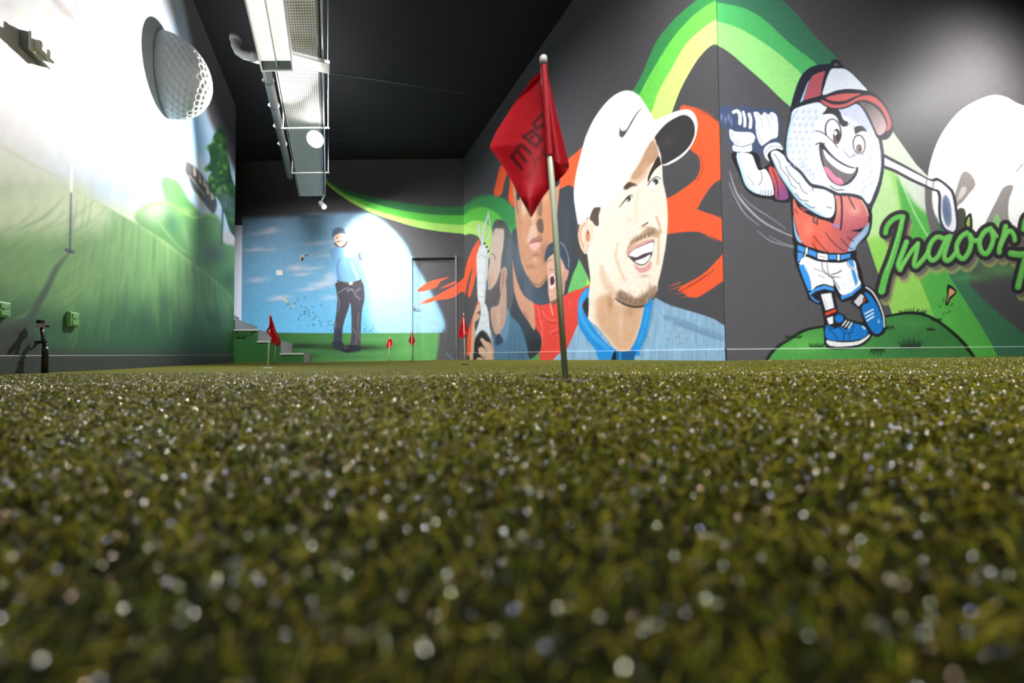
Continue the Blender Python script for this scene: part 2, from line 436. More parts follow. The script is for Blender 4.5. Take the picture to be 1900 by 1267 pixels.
# ---- man in the dark roll neck
NV = (66, 74, 88)
cA.poly([(958, 422), (950, 440), (944, 500), (936, 560), (945, 610), (960, 645), (972, 670), (985, 667), (1000, 655), (1010, 640), (1040, 600), (1052, 548), (1062, 512), (1074, 480), (1070, 440), (1068, 400), (1062, 346), (1040, 350), (1028, 356)], (60, 64, 70), 1.2, id=4)
cA.blob(960, 480, 20, 60, (92, 106, 124), 0.8, clip=4); cA.blob(1000, 570, 28, 45, (78, 92, 110), 0.8, clip=4)
cA.blob(980, 540, 14, 30, (100, 112, 130), 0.6, clip=4); cA.blob(990, 640, 35, 28, (38, 40, 44), 0.9, clip=4)
cA.blob(965, 620, 16, 40, (52, 66, 80), 0.9, clip=4); cA.blob(1050, 420, 14, 60, (70, 74, 80), 0.7, clip=4)
for x in (962, 968, 974, 984): cA.stroke([(x, 430), (x + 4, 480), (x + 14, 530)], 2, (112, 122, 138), 2, 0.35, clip=4)
cA.poly([(955, 300), (1032, 300), (1034, 400), (1029, 450), (1022, 492), (1014, 518), (1003, 532), (992, 531), (977, 510), (966, 480), (960, 440), (955, 385)], (196, 140, 108), 1.2, id=5)
cA.poly([(953, 360), (959, 358), (962, 372), (963, 395), (962, 412), (957, 398)], (190, 150, 120), 1, id=5)
cA.poly([(955, 300), (1035, 300), (1034, 346), (975, 352), (962, 372), (958, 356)], (44, 44, 52), 1.5, clip=5)
cA.stroke([(957, 364), (959, 380), (961, 394)], 2, (120, 80, 60), 1.5, 0.7, clip=5)
cA.blob(972, 385, 7, 22, (240, 208, 180), 0.8, clip=5); cA.blob(973, 430, 9, 30, (215, 150, 115), 0.7, clip=5)
cA.blob(990, 400, 5, 24, (235, 200, 170), 0.7, clip=5); cA.blob(1020, 400, 10, 50, (200, 128, 88), 0.8, clip=5)
cA.blob(1013, 368, 9, 10, (222, 160, 120), 0.7, clip=5)
cA.poly([(1000, 375), (1005, 372), (1006, 395), (1003, 402), (998, 396)], (120, 92, 78), 2.5, 0.75, clip=5)
cA.poly([(985, 420), (994, 418), (997, 435), (990, 450), (978, 450), (980, 435)], (216, 182, 165), 4, 0.8, clip=5)
cA.poly([(997, 410), (1005, 405), (1009, 420), (1007, 432), (1000, 430), (996, 420)], (100, 78, 66), 2.5, 0.9, clip=5)
cA.poly([(983, 450), (988, 442), (995, 440), (1003, 436), (1007, 440), (1004, 450), (996, 449)], (165, 108, 100), 2, 0.9, clip=5)
cA.poly([(982, 453), (992, 450), (1003, 451), (1000, 460), (992, 465), (985, 461)], (232, 172, 166), 2, 0.9, clip=5)
cA.stroke([(982, 452), (993, 449), (1006, 444)], 1.4, (110, 70, 66), 1.2, 0.8, clip=5)
cA.blob(1012, 470, 12, 26, (130, 92, 74), 0.6, clip=5); cA.blob(994, 473, 9, 4, (140, 96, 80), 0.8, clip=5)
cA.blob(993, 482, 6, 6, (214, 168, 146), 0.8, clip=5); cA.blob(985, 495, 12, 5, (150, 104, 84), 0.6, clip=5)
cA.stroke([(966, 478), (978, 508), (993, 528)], 2, (222, 176, 150), 2, 0.5, clip=5)
cA.stroke([(978, 512), (990, 526), (1003, 528), (1015, 512)], 3.5, (120, 88, 76), 3, 0.7, clip=5)

# ---- man kissing the trophy
cA.poly([(914, 420), (918, 410), (926, 407), (937, 412), (947, 428), (953, 450), (958, 490), (955, 540), (948, 575), (940, 620), (902, 590), (900, 555), (908, 500), (912, 470), (914, 440)], (88, 90, 94), 1.4, id=6)
cA.blob(945, 470, 8, 40, (104, 114, 124), 0.7, clip=6); cA.blob(930, 412, 12, 8, (78, 68, 62), 0.9, clip=6)
cA.poly([(917, 427), (926, 424), (935, 427), (934, 455), (930, 480), (928, 510), (922, 535), (912, 552), (904, 552), (906, 530), (904, 512), (908, 490), (909, 465)], (216, 188, 174), 2.2, id=6)
cA.blob(912, 520, 7, 16, (205, 158, 132), 0.8, clip=6); cA.blob(921, 500, 6, 20, (212, 172, 150), 0.6, clip=6)
cA.stroke([(912, 470), (917, 474), (919, 482)], 1.6, (120, 100, 94), 1, 0.9, clip=6)
cA.stroke([(905, 510), (908, 520), (909, 535)], 1.2, (130, 105, 100), 1, 0.8, clip=6)
cA.poly([(903, 540), (912, 536), (922, 522), (928, 505), (930, 535), (925, 560), (912, 570), (903, 566)], (92, 84, 86), 3, 0.95, clip=6)
cA.poly([(911, 572), (924, 566), (929, 545), (930, 520), (938, 520), (940, 560), (938, 600), (926, 622), (918, 618), (912, 600)], (196, 156, 136), 1.4, id=6)
cA.blob(925, 590, 4, 24, (216, 184, 166), 0.8, clip=6)
cA.poly([(931, 500), (937, 495), (941, 503), (938, 525), (933, 545), (928, 540), (928, 520)], (192, 152, 134), 1.2, id=6)
cA.stroke([(935, 505), (933, 520), (932, 534)], 1.6, (136, 100, 90), 1.2, 0.8, clip=6)
cA.poly([(910, 608), (916, 622), (926, 622), (937, 600), (941, 570), (947, 585), (962, 600), (972, 622), (980, 655), (981, 676), (915, 676), (908, 640)], (82, 116, 144), 1.2, id=6)
cA.poly([(941, 572), (946, 585), (944, 612), (936, 633), (927, 620), (937, 600)], (106, 138, 166), 1, clip=6)
cA.poly([(919, 626), (926, 619), (934, 632), (928, 638), (920, 640)], (48, 64, 84), 1.5, clip=6)
for a in (950, 958, 966): cA.stroke([(a, 612), (a - 3, 640), (a - 4, 670)], [1, 3], (60, 88, 114), 2.5, 0.6, clip=6)
cA.blob(970, 660, 10, 14, (60, 86, 110), 0.6, clip=6)
cA.poly([(911, 612), (915, 640), (918, 676), (908, 676), (909, 640)], (196, 158, 140), 1, id=6)
# trophy
cA.poly([(891, 455), (900, 452), (906, 466), (905, 500), (902, 530), (900, 556), (897, 563), (890, 562), (886, 550), (885, 510), (884, 480), (887, 466)], (232, 234, 238), 1.2, id=7)
cA.poly([(891, 562), (899, 562), (905, 575), (908, 600), (909, 640), (882, 628), (888, 600), (892, 580)], (226, 228, 233), 1.2, id=7)
cA.stroke([(888, 418), (889, 432), (893, 444), (894, 460)], 3.2, (216, 222, 230), 1.1, id=7)
cA.stroke([(906, 394), (904, 405), (898, 420), (896, 440), (895, 458)], [2.5, 4, 4], (214, 220, 228), 1.1, id=7)
cA.stroke([(906, 396), (909, 415), (908, 432), (904, 446)], 2.2, (214, 220, 228), 1.1, id=7)
cA.stroke([(886, 477), (893, 474), (903, 477)], 1.2, (172, 176, 184), 1, 0.8, clip=7)
cA.stroke([(903, 470), (901, 510), (899, 552)], 3, (190, 194, 202), 2.5, 0.7, clip=7)
for y in (524, 548, 582, 596): cA.stroke([(886, y), (895, y + 3), (904, y)], 1, (176, 180, 188), 1, 0.7, clip=7)
for x, y in ((899, 452), (903, 458), (906, 466)): cA.blob(x, y, 1.9, 2.4, (40, 42, 46), 1, hard=1, id=7)
cA.poly([(879, 668), (880, 636), (888, 618), (896, 613), (905, 620), (911, 636), (910, 676), (880, 676)], (36, 38, 38), 1.2, id=7)
cA.stroke([(883, 624), (896, 613), (910, 630)], 2, (128, 130, 132), 1.4, 0.9, clip=7)
SK = (214, 172, 148)
for pts in ([(873, 668), (875, 620), (878, 590), (885, 566), (891, 566), (892, 574), (885, 580), (890, 584), (888, 592), (881, 600), (882, 620), (880, 640), (879, 668)],
            [(891, 630), (895, 627), (902, 633), (911, 640), (912, 676), (885, 676), (884, 668), (889, 663), (895, 664), (902, 668), (889, 655), (888, 646), (894, 643), (900, 647)]):
    cA.poly(pts, SK, 1.2, id=6)
for pts in ([(889, 657), (898, 660), (903, 664)], [(893, 642), (901, 648), (903, 654)], [(883, 580), (889, 583)], [(881, 598), (888, 592)]):
    cA.stroke(pts, 1.2, (140, 100, 84), 1, 0.8, clip=6)

# ---- man in red, arm raised
RD = (226, 70, 58)
cA.poly([(951, 484), (954, 500), (960, 522), (970, 545), (981, 556), (990, 562), (994, 580), (992, 612), (980, 596), (966, 575), (958, 555), (953, 530)], (206, 148, 120), 1.2, id=8)
cA.stroke([(955, 500), (966, 530), (982, 556)], 2.5, (226, 186, 166), 2.5, 0.7, clip=8); cA.blob(976, 585, 12, 5, (166, 108, 84), 0.6, rot=.9, clip=8)
cA.poly([(991, 563), (1003, 566), (1020, 562), (1030, 556), (1046, 549), (1060, 541), (1078, 536), (1100, 536), (1095, 640), (1060, 676), (1005, 676), (1005, 630), (994, 606), (992, 580)], RD, 1.2, id=8)
cA.poly([(1016, 482), (1022, 474), (1032, 470), (1044, 478), (1052, 500), (1049, 520), (1046, 545), (1036, 552), (1022, 560), (1018, 548), (1016, 520), (1015, 500)], (212, 164, 142), 1.2, id=8)
cA.poly([(1046, 502), (1051, 498), (1055, 502), (1053, 515), (1048, 524), (1045, 520)], (204, 152, 130), 1, id=8)
cA.poly([(1011, 486), (1012, 468), (1018, 454), (1030, 448), (1042, 449), (1050, 460), (1056, 480), (1056, 499), (1050, 499), (1046, 490), (1040, 478), (1030, 470), (1020, 476)], (62, 70, 84), 1.2, id=8)
cA.stroke([(1040, 449), (1049, 460), (1055, 480), (1055, 496)], 1.5, (150, 162, 178), 1.2, 0.9, clip=8)
cA.stroke([(1017, 486), (1021, 482), (1026, 484)], 1.4, (120, 84, 74), 1, 0.8, clip=8); cA.stroke([(1020, 499), (1025, 502), (1030, 499)], 1.6, (150, 100, 86), 1.2, 0.8, clip=8)
cA.poly([(1020, 512), (1025, 508), (1030, 514), (1031, 524), (1028, 534), (1021, 536), (1019, 526)], (236, 208, 204), 1, clip=8)
cA.poly([(1021, 516), (1026, 512), (1029, 519), (1028, 526), (1022, 529)], (74, 44, 50), 1, clip=8)
cA.blob(1043, 530, 5, 22, (150, 104, 88), 0.7, clip=8); cA.blob(1021, 545, 5, 5, (228, 190, 172), 0.7, clip=8)
cA.poly([(1022, 560), (1030, 556), (1036, 552), (1036, 560), (1026, 566)], (120, 84, 76), 1.5, 0.9, clip=8)
cA.stroke([(1021, 560), (1023, 572), (1026, 584)], 2.2, (240, 170, 164), 1.4, 0.9, clip=8)
for pts in ([(1006, 576), (1016, 592), (1036, 594)], [(1038, 582), (1050, 574), (1058, 560)], [(1004, 596), (1006, 612), (1006, 640)], [(1022, 615), (1032, 612), (1040, 606)], [(998, 570), (1003, 600)]):
    cA.stroke(pts, 2.2, (246, 124, 112), 2, 0.7, clip=8)
for pts in ([(1026, 620), (1036, 616), (1042, 608)], [(1044, 578), (1056, 566)], [(996, 590), (1001, 604)], [(1010, 590), (1020, 598), (1034, 600)]):
    cA.stroke(pts, 2, (170, 40, 38), 2, 0.6, clip=8)

# ---- large laughing man in the white cap
SHIRT = (142, 178, 208)
cA.poly([(1074, 600), (1062, 625), (1051, 648), (1040, 655), (1026, 670), (1022, 680), (1352, 680), (1352, 612), (1340, 602), (1325, 592), (1300, 583), (1270, 574), (1245, 567), (1228, 559), (1212, 552), (1200, 570), (1150, 600), (1095, 590)], SHIRT, 1.2, id=9, k=4)
cA.grain(0.16, 2.2, 26, 11, clip=9)
cA.poly([(1235, 585), (1260, 590), (1300, 606), (1340, 622), (1340, 632), (1300, 620), (1258, 604), (1232, 592)], (104, 138, 172), 6, 0.55, clip=9)
for (x, y) in ((1240, 610), (1252, 620), (1262, 612), (1246, 598), (1258, 632), (1236, 624), (1270, 622)):
    cA.blob(x, y, 6, 4, (182, 206, 224), 0.5, clip=9); cA.blob(x + 4, y + 5, 4, 2.6, (112, 146, 178), 0.5, clip=9)
for k in range(22): cA.stroke([(1246 + 4.2 * k, 596 + 1.5 * k), (1249 + 4.2 * k, 600 + 1.5 * k)], 1, (92, 124, 160), 1, 0.7, clip=9)
cA.stroke([(1222, 590), (1216, 620), (1210, 650)], 2, (112, 144, 176), 2, 0.5, clip=9); cA.stroke([(1216, 560), (1224, 578), (1236, 590)], 1.6, (116, 146, 176), 2, 0.6, clip=9)
cA.stroke([(1085, 612), (1090, 640), (1092, 665)], 2, (116, 150, 182), 2, 0.4, clip=9)
# hair behind the ear
cA.poly([(1067, 462), (1071, 456), (1076, 450), (1086, 460), (1093, 480), (1095, 514), (1090, 509), (1084, 496), (1076, 480), (1069, 472)], (70, 64, 62), 1.6, id=9)
# skin
cA.poly([(1100, 385), (1140, 365), (1180, 300), (1205, 256), (1222, 262), (1228, 300), (1230, 335), (1236, 365), (1239, 400), (1237, 440), (1232, 475), (1226, 505), (1221, 525), (1219, 545), (1212, 558), (1200, 566), (1192, 590), (1183, 620), (1174, 650), (1160, 655), (1148, 656), (1135, 640), (1112, 610), (1090, 588), (1091, 560), (1095, 520), (1092, 490), (1088, 460), (1086, 430)], (250, 230, 214), 1.2, id=10)
cA.poly([(1104, 560), (1130, 545), (1150, 566), (1195, 566), (1180, 630), (1170, 652), (1150, 655), (1128, 628), (1108, 600)], (212, 162, 126), 16, 0.85, clip=10)
cA.blob(1152, 600, 6, 40, (228, 192, 168), 0.8, clip=10); cA.blob(1132, 560, 7, 18, (178, 126, 92), 0.7, clip=10)
cA.blob(1170, 578, 12, 14, (184, 136, 104), 0.6, clip=10); cA.blob(1100, 560, 8, 60, (248, 226, 206), 0.7, clip=10)
# jaw and stubble
cA.poly([(1115, 490), (1130, 520), (1146, 540), (1150, 552), (1130, 545), (1114, 520)], (214, 172, 138), 9, 0.55, clip=10)
cA.poly([(1143, 552), (1150, 538), (1165, 545), (1180, 552), (1198, 542), (1215, 530), (1220, 542), (1212, 558), (1195, 567), (1172, 569), (1153, 562)], (140, 108, 84), 9, 0.75, clip=10)
cA.stroke([(1142, 554), (1156, 563), (1175, 569), (1196, 567), (1212, 556), (1219, 542)], [2, 3.5, 3.5, 3, 2], (44, 36, 32), 2.6, 0.9, clip=10)
cA.blob(1183, 533, 9, 12, (250, 232, 218), 0.7, clip=10); cA.blob(1206, 532, 5, 9, (196, 142, 110), 0.6, clip=10); cA.blob(1196, 512, 12, 4, (196, 150, 120), 0.6, clip=10)
cA.poly([(1162, 470), (1166, 455), (1176, 442), (1190, 433), (1198, 424), (1205, 420), (1216, 424), (1224, 430), (1222, 440), (1208, 440), (1190, 446), (1174, 456), (1166, 468)], (150, 112, 80), 6, 0.6, clip=10)
cA.stroke([(1146, 452), (1143, 475), (1150, 500), (1160, 520)], 3, (214, 168, 130), 5, 0.7, clip=10)
cA.stroke([(1221, 430), (1222, 460), (1220, 490)], 3, (206, 160, 122), 4, 0.8, clip=10); cA.stroke([(1218, 402), (1224, 420), (1227, 432)], 3, (206, 150, 108), 3, 0.8, clip=10)
# mouth
cA.poly([(1163, 475), (1166, 464), (1175, 456), (1190, 449), (1205, 444), (1214, 443), (1213, 450), (1190, 458), (1172, 467), (1166, 477)], (222, 158, 150), 2.2, 0.95, clip=10)
cA.poly([(1176, 490), (1186, 496), (1198, 494), (1207, 484), (1209, 492), (1202, 503), (1188, 506), (1180, 499)], (222, 158, 152), 2.5, 0.95, clip=10)
cA.poly([(1166, 474), (1174, 464), (1190, 456), (1213, 447), (1211, 468), (1205, 482), (1196, 491), (1186, 492), (1176, 486)], (78, 60, 62), 1.2, clip=10)
cA.poly([(1167, 473), (1175, 464), (1190, 457), (1212, 449), (1211, 466), (1204, 468), (1192, 472), (1182, 477), (1174, 476)], (250, 250, 250), 1, clip=10)
cA.poly([(1178, 485), (1184, 482), (1195, 478), (1206, 472), (1205, 480), (1196, 489), (1187, 490)], (242, 240, 242), 1, clip=10)
for x in (1176, 1184, 1193, 1202): cA.stroke([(x, 463 - (x - 1176) * .35), (x + 1, 474 - (x - 1176) * .2)], .8, (206, 206, 214), .8, 0.6, clip=10)
# nose
cA.poly([(1182, 416), (1185, 404), (1196, 398), (1206, 402), (1216, 410), (1212, 418), (1200, 420), (1190, 422)], (252, 234, 218), 5, 0.7, clip=10)
cA.stroke([(1192, 419), (1197, 416), (1202, 413)], 2.4, (92, 62, 50), 1.4, 0.95, clip=10); cA.blob(1196, 421, 12, 2.4, (206, 164, 136), 0.7, rot=-.3, clip=10)
cA.stroke([(1186, 352), (1180, 380), (1181, 410)], 3, (232, 198, 168), 6, 0.6, clip=10)
cA.blob(1200, 440, 3, 6, (232, 196, 180), 0.7, clip=10); cA.blob(1168, 408, 9, 5, (240, 198, 180), 0.5, clip=10)
# forehead shadow, brows and eyes
cA.poly([(1170, 330), (1188, 300), (1205, 262), (1218, 266), (1224, 290), (1214, 300), (1200, 312), (1185, 330)], (176, 128, 96), 7, 0.8, clip=10)
cA.poly([(1160, 350), (1172, 330), (1196, 300), (1206, 310), (1196, 330), (1178, 345)], (206, 162, 126), 8, 0.6, clip=10)
cA.poly([(1222, 290), (1229, 302), (1216, 314), (1208, 326), (1203, 338), (1202, 330), (1206, 318), (1212, 306), (1217, 296)], (52, 44, 42), 1.2, 1, clip=10)
cA.poly([(1157, 348), (1166, 338), (1176, 340), (1182, 344), (1172, 346), (1162, 352)], (70, 54, 44), 3.5, 0.9, clip=10)
cA.poly([(1152, 383), (1158, 374), (1166, 366), (1172, 366), (1172, 371), (1162, 376)], (236, 230, 228), 1.2, clip=10)
cA.blob(1166, 369, 4.4, 5.4, (70, 66, 58), 1, rot=.5, clip=10, hard=1.2); cA.blob(1164, 371.5, 1.6, 1.6, (232, 236, 240), 1, clip=10, hard=1)
cA.stroke([(1149, 385), (1156, 376), (1164, 366), (1171, 362), (1174, 366)], [1, 2, 2, 1], (58, 44, 38), 1, 0.95, clip=10)
cA.poly([(1204, 343), (1210, 334), (1218, 329), (1225, 330), (1224, 338), (1216, 345), (1208, 347)], (238, 234, 234), 1.2, clip=10)
cA.blob(1216.5, 337, 5.2, 5.6, (54, 56, 56), 1, clip=10, hard=1.2); cA.blob(1213.5, 340, 2, 2.2, (226, 234, 242), 1, clip=10, hard=1)
cA.stroke([(1202, 344), (1208, 335), (1218, 328), (1226, 332)], 1.6, (54, 44, 40), 1, 0.95, clip=10)
cA.stroke([(1206, 350), (1214, 356), (1222, 352)], 1, (196, 158, 136), 1.4, 0.7, clip=10)
# fine stubble
r_ = np.random.default_rng(31)
for k in range(420):
    t = r_.random()
    if k % 3: x, y = 1148 + 70 * t, 553 + 10 * math.sin(math.pi * t) - abs(r_.normal()) * 9 - 14 * max(0, t - .75)
    else: x, y = 1168 + 48 * t, 452 - 22 * t - abs(r_.normal()) * 5
    cA.stroke([(x, y), (x + r_.normal() * .8, y + 3)], .7, (96, 70, 52), .8, .45, clip=10, smooth=False)
# ear and sideburn
cA.poly([(1087, 407), (1079, 412), (1074, 424), (1073, 440), (1077, 458), (1084, 470), (1089, 470), (1092, 460), (1098, 446), (1102, 430), (1099, 414)], (246, 210, 188), 1.2, id=10)
cA.stroke([(1086, 414), (1078, 424), (1077, 442), (1083, 458)], 3.4, (216, 140, 106), 2.4, 0.8, clip=10); cA.poly([(1089, 426), (1094, 432), (1094, 446), (1089, 448), (1086, 440)], (206, 130, 104), 2, 0.9, clip=10)
cA.blob(1091, 432, 2, 4, (92, 56, 50), 0.9, clip=10); cA.stroke([(1081, 462), (1087, 466), (1092, 454)], 1.8, (204, 144, 120), 1.6, 0.7, clip=10)
cA.poly([(1103, 384), (1114, 385), (1111, 400), (1111, 418), (1104, 418), (1099, 411), (1094, 405)], (92, 76, 66), 1.8, id=10)
# collar
BL = (36, 142, 218)
cA.poly([(1092, 533), (1082, 541), (1074, 556), (1072, 580), (1074, 604), (1088, 628), (1104, 648), (1120, 680), (1142, 680), (1146, 652), (1132, 643), (1112, 622), (1098, 602), (1089, 588), (1082, 574), (1080, 564), (1091, 552)], BL, 1.2, id=9)
cA.poly([(1081, 566), (1092, 552), (1091, 588), (1086, 582)], (46, 48, 58), 1.2, id=9)
cA.stroke([(1088, 540), (1077, 562), (1080, 590), (1100, 622), (1128, 646)], [3, 6, 7, 5], (96, 184, 238), 5, 0.6, clip=9)
cA.poly([(1196, 568), (1203, 561), (1210, 552), (1209, 575), (1205, 598), (1198, 624), (1188, 649), (1190, 660), (1168, 655), (1178, 634), (1188, 606)], BL, 1.2, id=9)
cA.stroke([(1202, 572), (1196, 606), (1184, 638)], 4, (84, 178, 236), 4, 0.5, clip=9)
cA.poly([(1139, 680), (1143, 655), (1150, 651), (1158, 652), (1181, 650), (1179, 662), (1173, 680)], (20, 92, 150), 1.4, id=9); cA.poly([(1134, 680), (1138, 660), (1144, 650), (1143, 680)], (22, 26, 34), 1.4, clip=9)
cA.stroke([(1152, 654), (1152, 676)], 5, (40, 150, 220), 2, 0.8, clip=9); cA.stroke([(1212, 560), (1207, 600), (1190, 650)], 1.2, (60, 90, 120), 1, 0.8, clip=9)
# cap
CAPW = (246, 246, 246)
cA.poly([(1215, 222), (1205, 206), (1196, 192), (1186, 178), (1172, 169), (1155, 169), (1135, 180), (1116, 200), (1100, 224), (1088, 250), (1084, 262), (1076, 292), (1069, 322), (1065, 350), (1065, 368), (1068, 390), (1073, 416), (1080, 412), (1088, 407), (1098, 390), (1104, 385), (1122, 382), (1140, 370), (1153, 352), (1163, 336), (1180, 308), (1198, 278), (1213, 257), (1219, 270), (1224, 290), (1230, 307), (1252, 300), (1275, 282), (1290, 256), (1294, 230), (1288, 211), (1274, 203), (1250, 208), (1232, 216)], CAPW, 1.2, id=11)
cA.poly([(1213, 259), (1224, 242), (1238, 228), (1254, 218), (1268, 213), (1280, 217), (1288, 230), (1289, 248), (1281, 268), (1266, 285), (1246, 298), (1229, 305), (1226, 288), (1220, 270)], (58, 54, 57), 1.2, clip=11)
cA.blob(1240, 262, 14, 20, (72, 68, 72), 0.8, rot=.7, clip=11)
cA.poly([(1192, 199), (1181, 213), (1172, 229), (1165, 241), (1158, 252), (1153, 255), (1149, 250), (1150, 235), (1152, 241), (1158, 243), (1164, 238), (1172, 224), (1181, 210)], (92, 80, 88), 0.9, 1, clip=11)
cA.stroke([(1110, 388), (1098, 396), (1088, 407)], 1.4, (190, 190, 194), 1.2, 0.8, clip=11)
cA.grain(0.05, 5, 5, 3)
NAMES_A = {1: ('painted_band', 'three green tones of the band climbing to the fold'), 2: ('painted_brush_stroke', 'orange red brush strokes'), 3: ('painted_wave', 'green wave and wedges'),
           4: ('painted_jumper', 'dark roll neck of the half hidden man'), 5: ('painted_face', 'half lit face of the man in the dark roll neck'), 6: ('painted_man', 'bearded man in a blue polo shirt kissing a trophy'),
           7: ('painted_trophy', 'silver jug trophy with a black base'), 8: ('painted_shouting_man', 'shouting man in red shirt and dark cap with raised arm'),
           9: ('painted_shirt', 'pale blue shirt with bright blue collar'), 10: ('painted_face', 'large laughing face with stubble'), 11: ('painted_cap', 'white cap with dark underside and a swoosh mark')}

# ---- far wall
cF = Canvas(425, 318, 880, 676, 0.8, BG)
cF.poly([(430, 404), (520, 402), (610, 396), (672, 394), (700, 402), (732, 428), (755, 456), (768, 485), (795, 533), (817, 577), (825, 606), (815, 640), (812, 690), (420, 690), (420, 404)], (124, 158, 184), 13, id=1, k=4, grad=(600, 410, 600, 600, (98, 168, 206)))
cF.poly([(680, 400), (706, 408), (738, 436), (760, 468), (796, 535), (822, 590), (810, 620), (700, 620), (680, 520)], (176, 210, 232), 26, 0.75, clip=1)
for (x, y, rx, ry, a) in ((500, 429, 22, 5, .55), (478, 434, 26, 3, .3), (506, 424, 10, 4, .5), (474, 463, 26, 4, .5), (500, 464, 18, 3, .3), (549, 497, 22, 7, .5), (580, 498, 26, 4, .4), (560, 509, 22, 4, .45), (478, 519, 24, 6, .4), (520, 552, 22, 5, .5), (508, 556, 18, 3, .35), (598, 527, 30, 7, .5), (575, 536, 26, 4, .45), (612, 515, 16, 12, .45), (592, 451, 34, 5, .35), (604, 474, 22, 4, .3), (612, 552, 20, 6, .3)):
    cF.blob(x, y, rx, ry, (206, 200, 204), min(1, a * 1.5), rot=-.08, clip=1)
cF.poly([(420, 618), (480, 617), (600, 618), (700, 618), (825, 617), (830, 690), (420, 690)], (42, 82, 38), 1.6, id=2, smooth=False, grad=(480, 640, 780, 640, (88, 150, 82)))
cF.poly([(818, 600), (835, 600), (835, 690), (806, 690), (812, 650)], BG, 9, 1, clip=2); cF.poly([(822, 600), (840, 590), (840, 690), (812, 690), (815, 650)], BG, 3, 1, id=0, clip=2)
for (x, y, rx, ry, c, a) in ((560, 642, 60, 6, (26, 42, 28), .95), (655, 645, 70, 7, (26, 40, 28), .95), (520, 636, 26, 8, (58, 92, 52), .6), (610, 654, 40, 5, (54, 96, 58), .6), (720, 640, 14, 4, (58, 112, 62), .7), (560, 660, 40, 6, (30, 62, 44), .7), (760, 650, 30, 12, (100, 168, 92), .5), (700, 630, 40, 6, (84, 146, 80), .6), (650, 662, 60, 5, (52, 100, 62), .6)):
    cF.blob(x, y, rx, ry, c, a, clip=2)
cF.poly([(822, 612), (900, 600), (900, 700), (806, 700), (814, 650)], BG, 8, 1, clip=(1, 2), smooth=False)
r_ = np.random.default_rng(4)
for k in range(46):
    t = r_.random(); x = 540 + 85 * t + r_.normal() * 9; y = 562 + 50 * t + r_.normal() * 9
    if y < 616: cF.blob(x, y, 1.6, 1.1, (52, 92, 92), 0.8, rot=r_.random() * 3, clip=1, hard=1)
for k in range(16): cF.blob(674 + r_.random() * 20, 601 + r_.random() * 15, 1.3, 1, (70, 110, 110), 0.7, clip=1, hard=1)
# tee and ball in the air
cF.stroke([(527, 555), (534, 561), (545, 570)], [5, 3, 1.6], (206, 186, 156), 1, id=3); cF.stroke([(534, 562), (539, 566)], 2, (92, 92, 84), 1, clip=3)
cF.poly([(513, 501.5), (523.5, 501.5), (524, 510), (513, 510)], (246, 232, 214), 0.9, id=4, smooth=False); cF.blob(518.5, 506, 3.2, 3, (232, 214, 196), 0.8, clip=4, hard=1)
# the band that swings in from the corner
cF.poly([(600, 333), (640, 352), (680, 363), (720, 371), (770, 379), (810, 383), (840, 384), (862, 382), (885, 378), (885, 438), (860, 434), (830, 431), (800, 427), (770, 421), (740, 412), (700, 399), (665, 383), (640, 368), (618, 352)], (56, 122, 74), 1, id=5)
cF.poly([(600, 333), (636, 356), (660, 366), (690, 376), (730, 387), (770, 394), (820, 399), (862, 399), (885, 398), (885, 438), (860, 434), (830, 431), (800, 427), (770, 421), (740, 412), (700, 399), (665, 383), (640, 368), (618, 352)], (96, 196, 74), 1, clip=5)
cF.poly([(600, 333), (628, 354), (655, 370), (690, 387), (730, 399), (770, 408), (820, 415), (862, 417), (885, 417), (885, 438), (860, 434), (830, 431), (800, 427), (770, 421), (740, 412), (700, 399), (665, 383), (640, 368), (618, 352)], (178, 230, 112), 1, clip=5)
# orange strokes across the door
for pts in ([(773, 539), (785, 528), (800, 520), (818, 516), (832, 513), (826, 517), (816, 522), (809, 532), (796, 537), (782, 540)],
            [(780, 562), (798, 553), (812, 546), (826, 538), (846, 527), (862, 514), (875, 500), (875, 545), (858, 541), (846, 549), (830, 554), (812, 556), (795, 560)],
            [(815, 535), (830, 527), (846, 520), (846, 524), (830, 531)]):
    cF.poly(pts, OR, 1.4, id=6)
for y in (556, 559, 562): cF.stroke([(800, y - 3), (775, y + 4)], [2, .5], OR, 1, .7, id=6)
# golfer
cF.stroke([(623, 456), (600, 464), (572, 473)], 1.6, (168, 158, 150), 1, id=7, smooth=False); cF.stroke([(572, 473), (565, 475)], 2, (92, 84, 84), 1, id=7)
cF.blob(560.5, 478.5, 4.2, 6.4, (206, 196, 192), 1, rot=.1, hard=1, id=7); cF.blob(561, 480.5, 3, 4.2, (84, 70, 70), 1, hard=1, clip=7)
cF.poly([(620, 440), (619, 431), (623, 424), (631, 422), (639, 425), (643, 434), (645, 446), (644, 453), (636, 460), (628, 459), (621, 452)], (224, 190, 168), 1, id=7)
cF.poly([(616, 441), (617, 429), (623, 423), (632, 422), (639, 426), (642, 435), (636, 433), (628, 433), (620, 438)], (84, 100, 120), 1.2, id=7)
cF.stroke([(621, 451), (626, 457), (633, 459), (640, 455), (644, 448)], 3.6, (76, 56, 50), 1.4, clip=7); cF.stroke([(626, 449), (632, 447), (637, 449)], 1.6, (80, 58, 50), 1, .9, clip=7)
cF.blob(626, 441, 1.6, 1, (96, 74, 70), 1, clip=7, hard=.8); cF.blob(635, 440, 1.6, 1, (96, 74, 70), 1, clip=7, hard=.8)
cF.poly([(638, 462), (656, 458), (668, 448), (676, 440), (684, 438), (689, 446), (686, 455), (676, 462), (662, 472), (640, 477)], (230, 200, 176), 1.2, id=7)
cF.poly([(680, 440), (686, 444), (690, 460), (692, 472), (688, 480), (676, 484), (668, 482), (668, 474), (680, 466), (683, 456)], (228, 194, 168), 1.2, id=7)
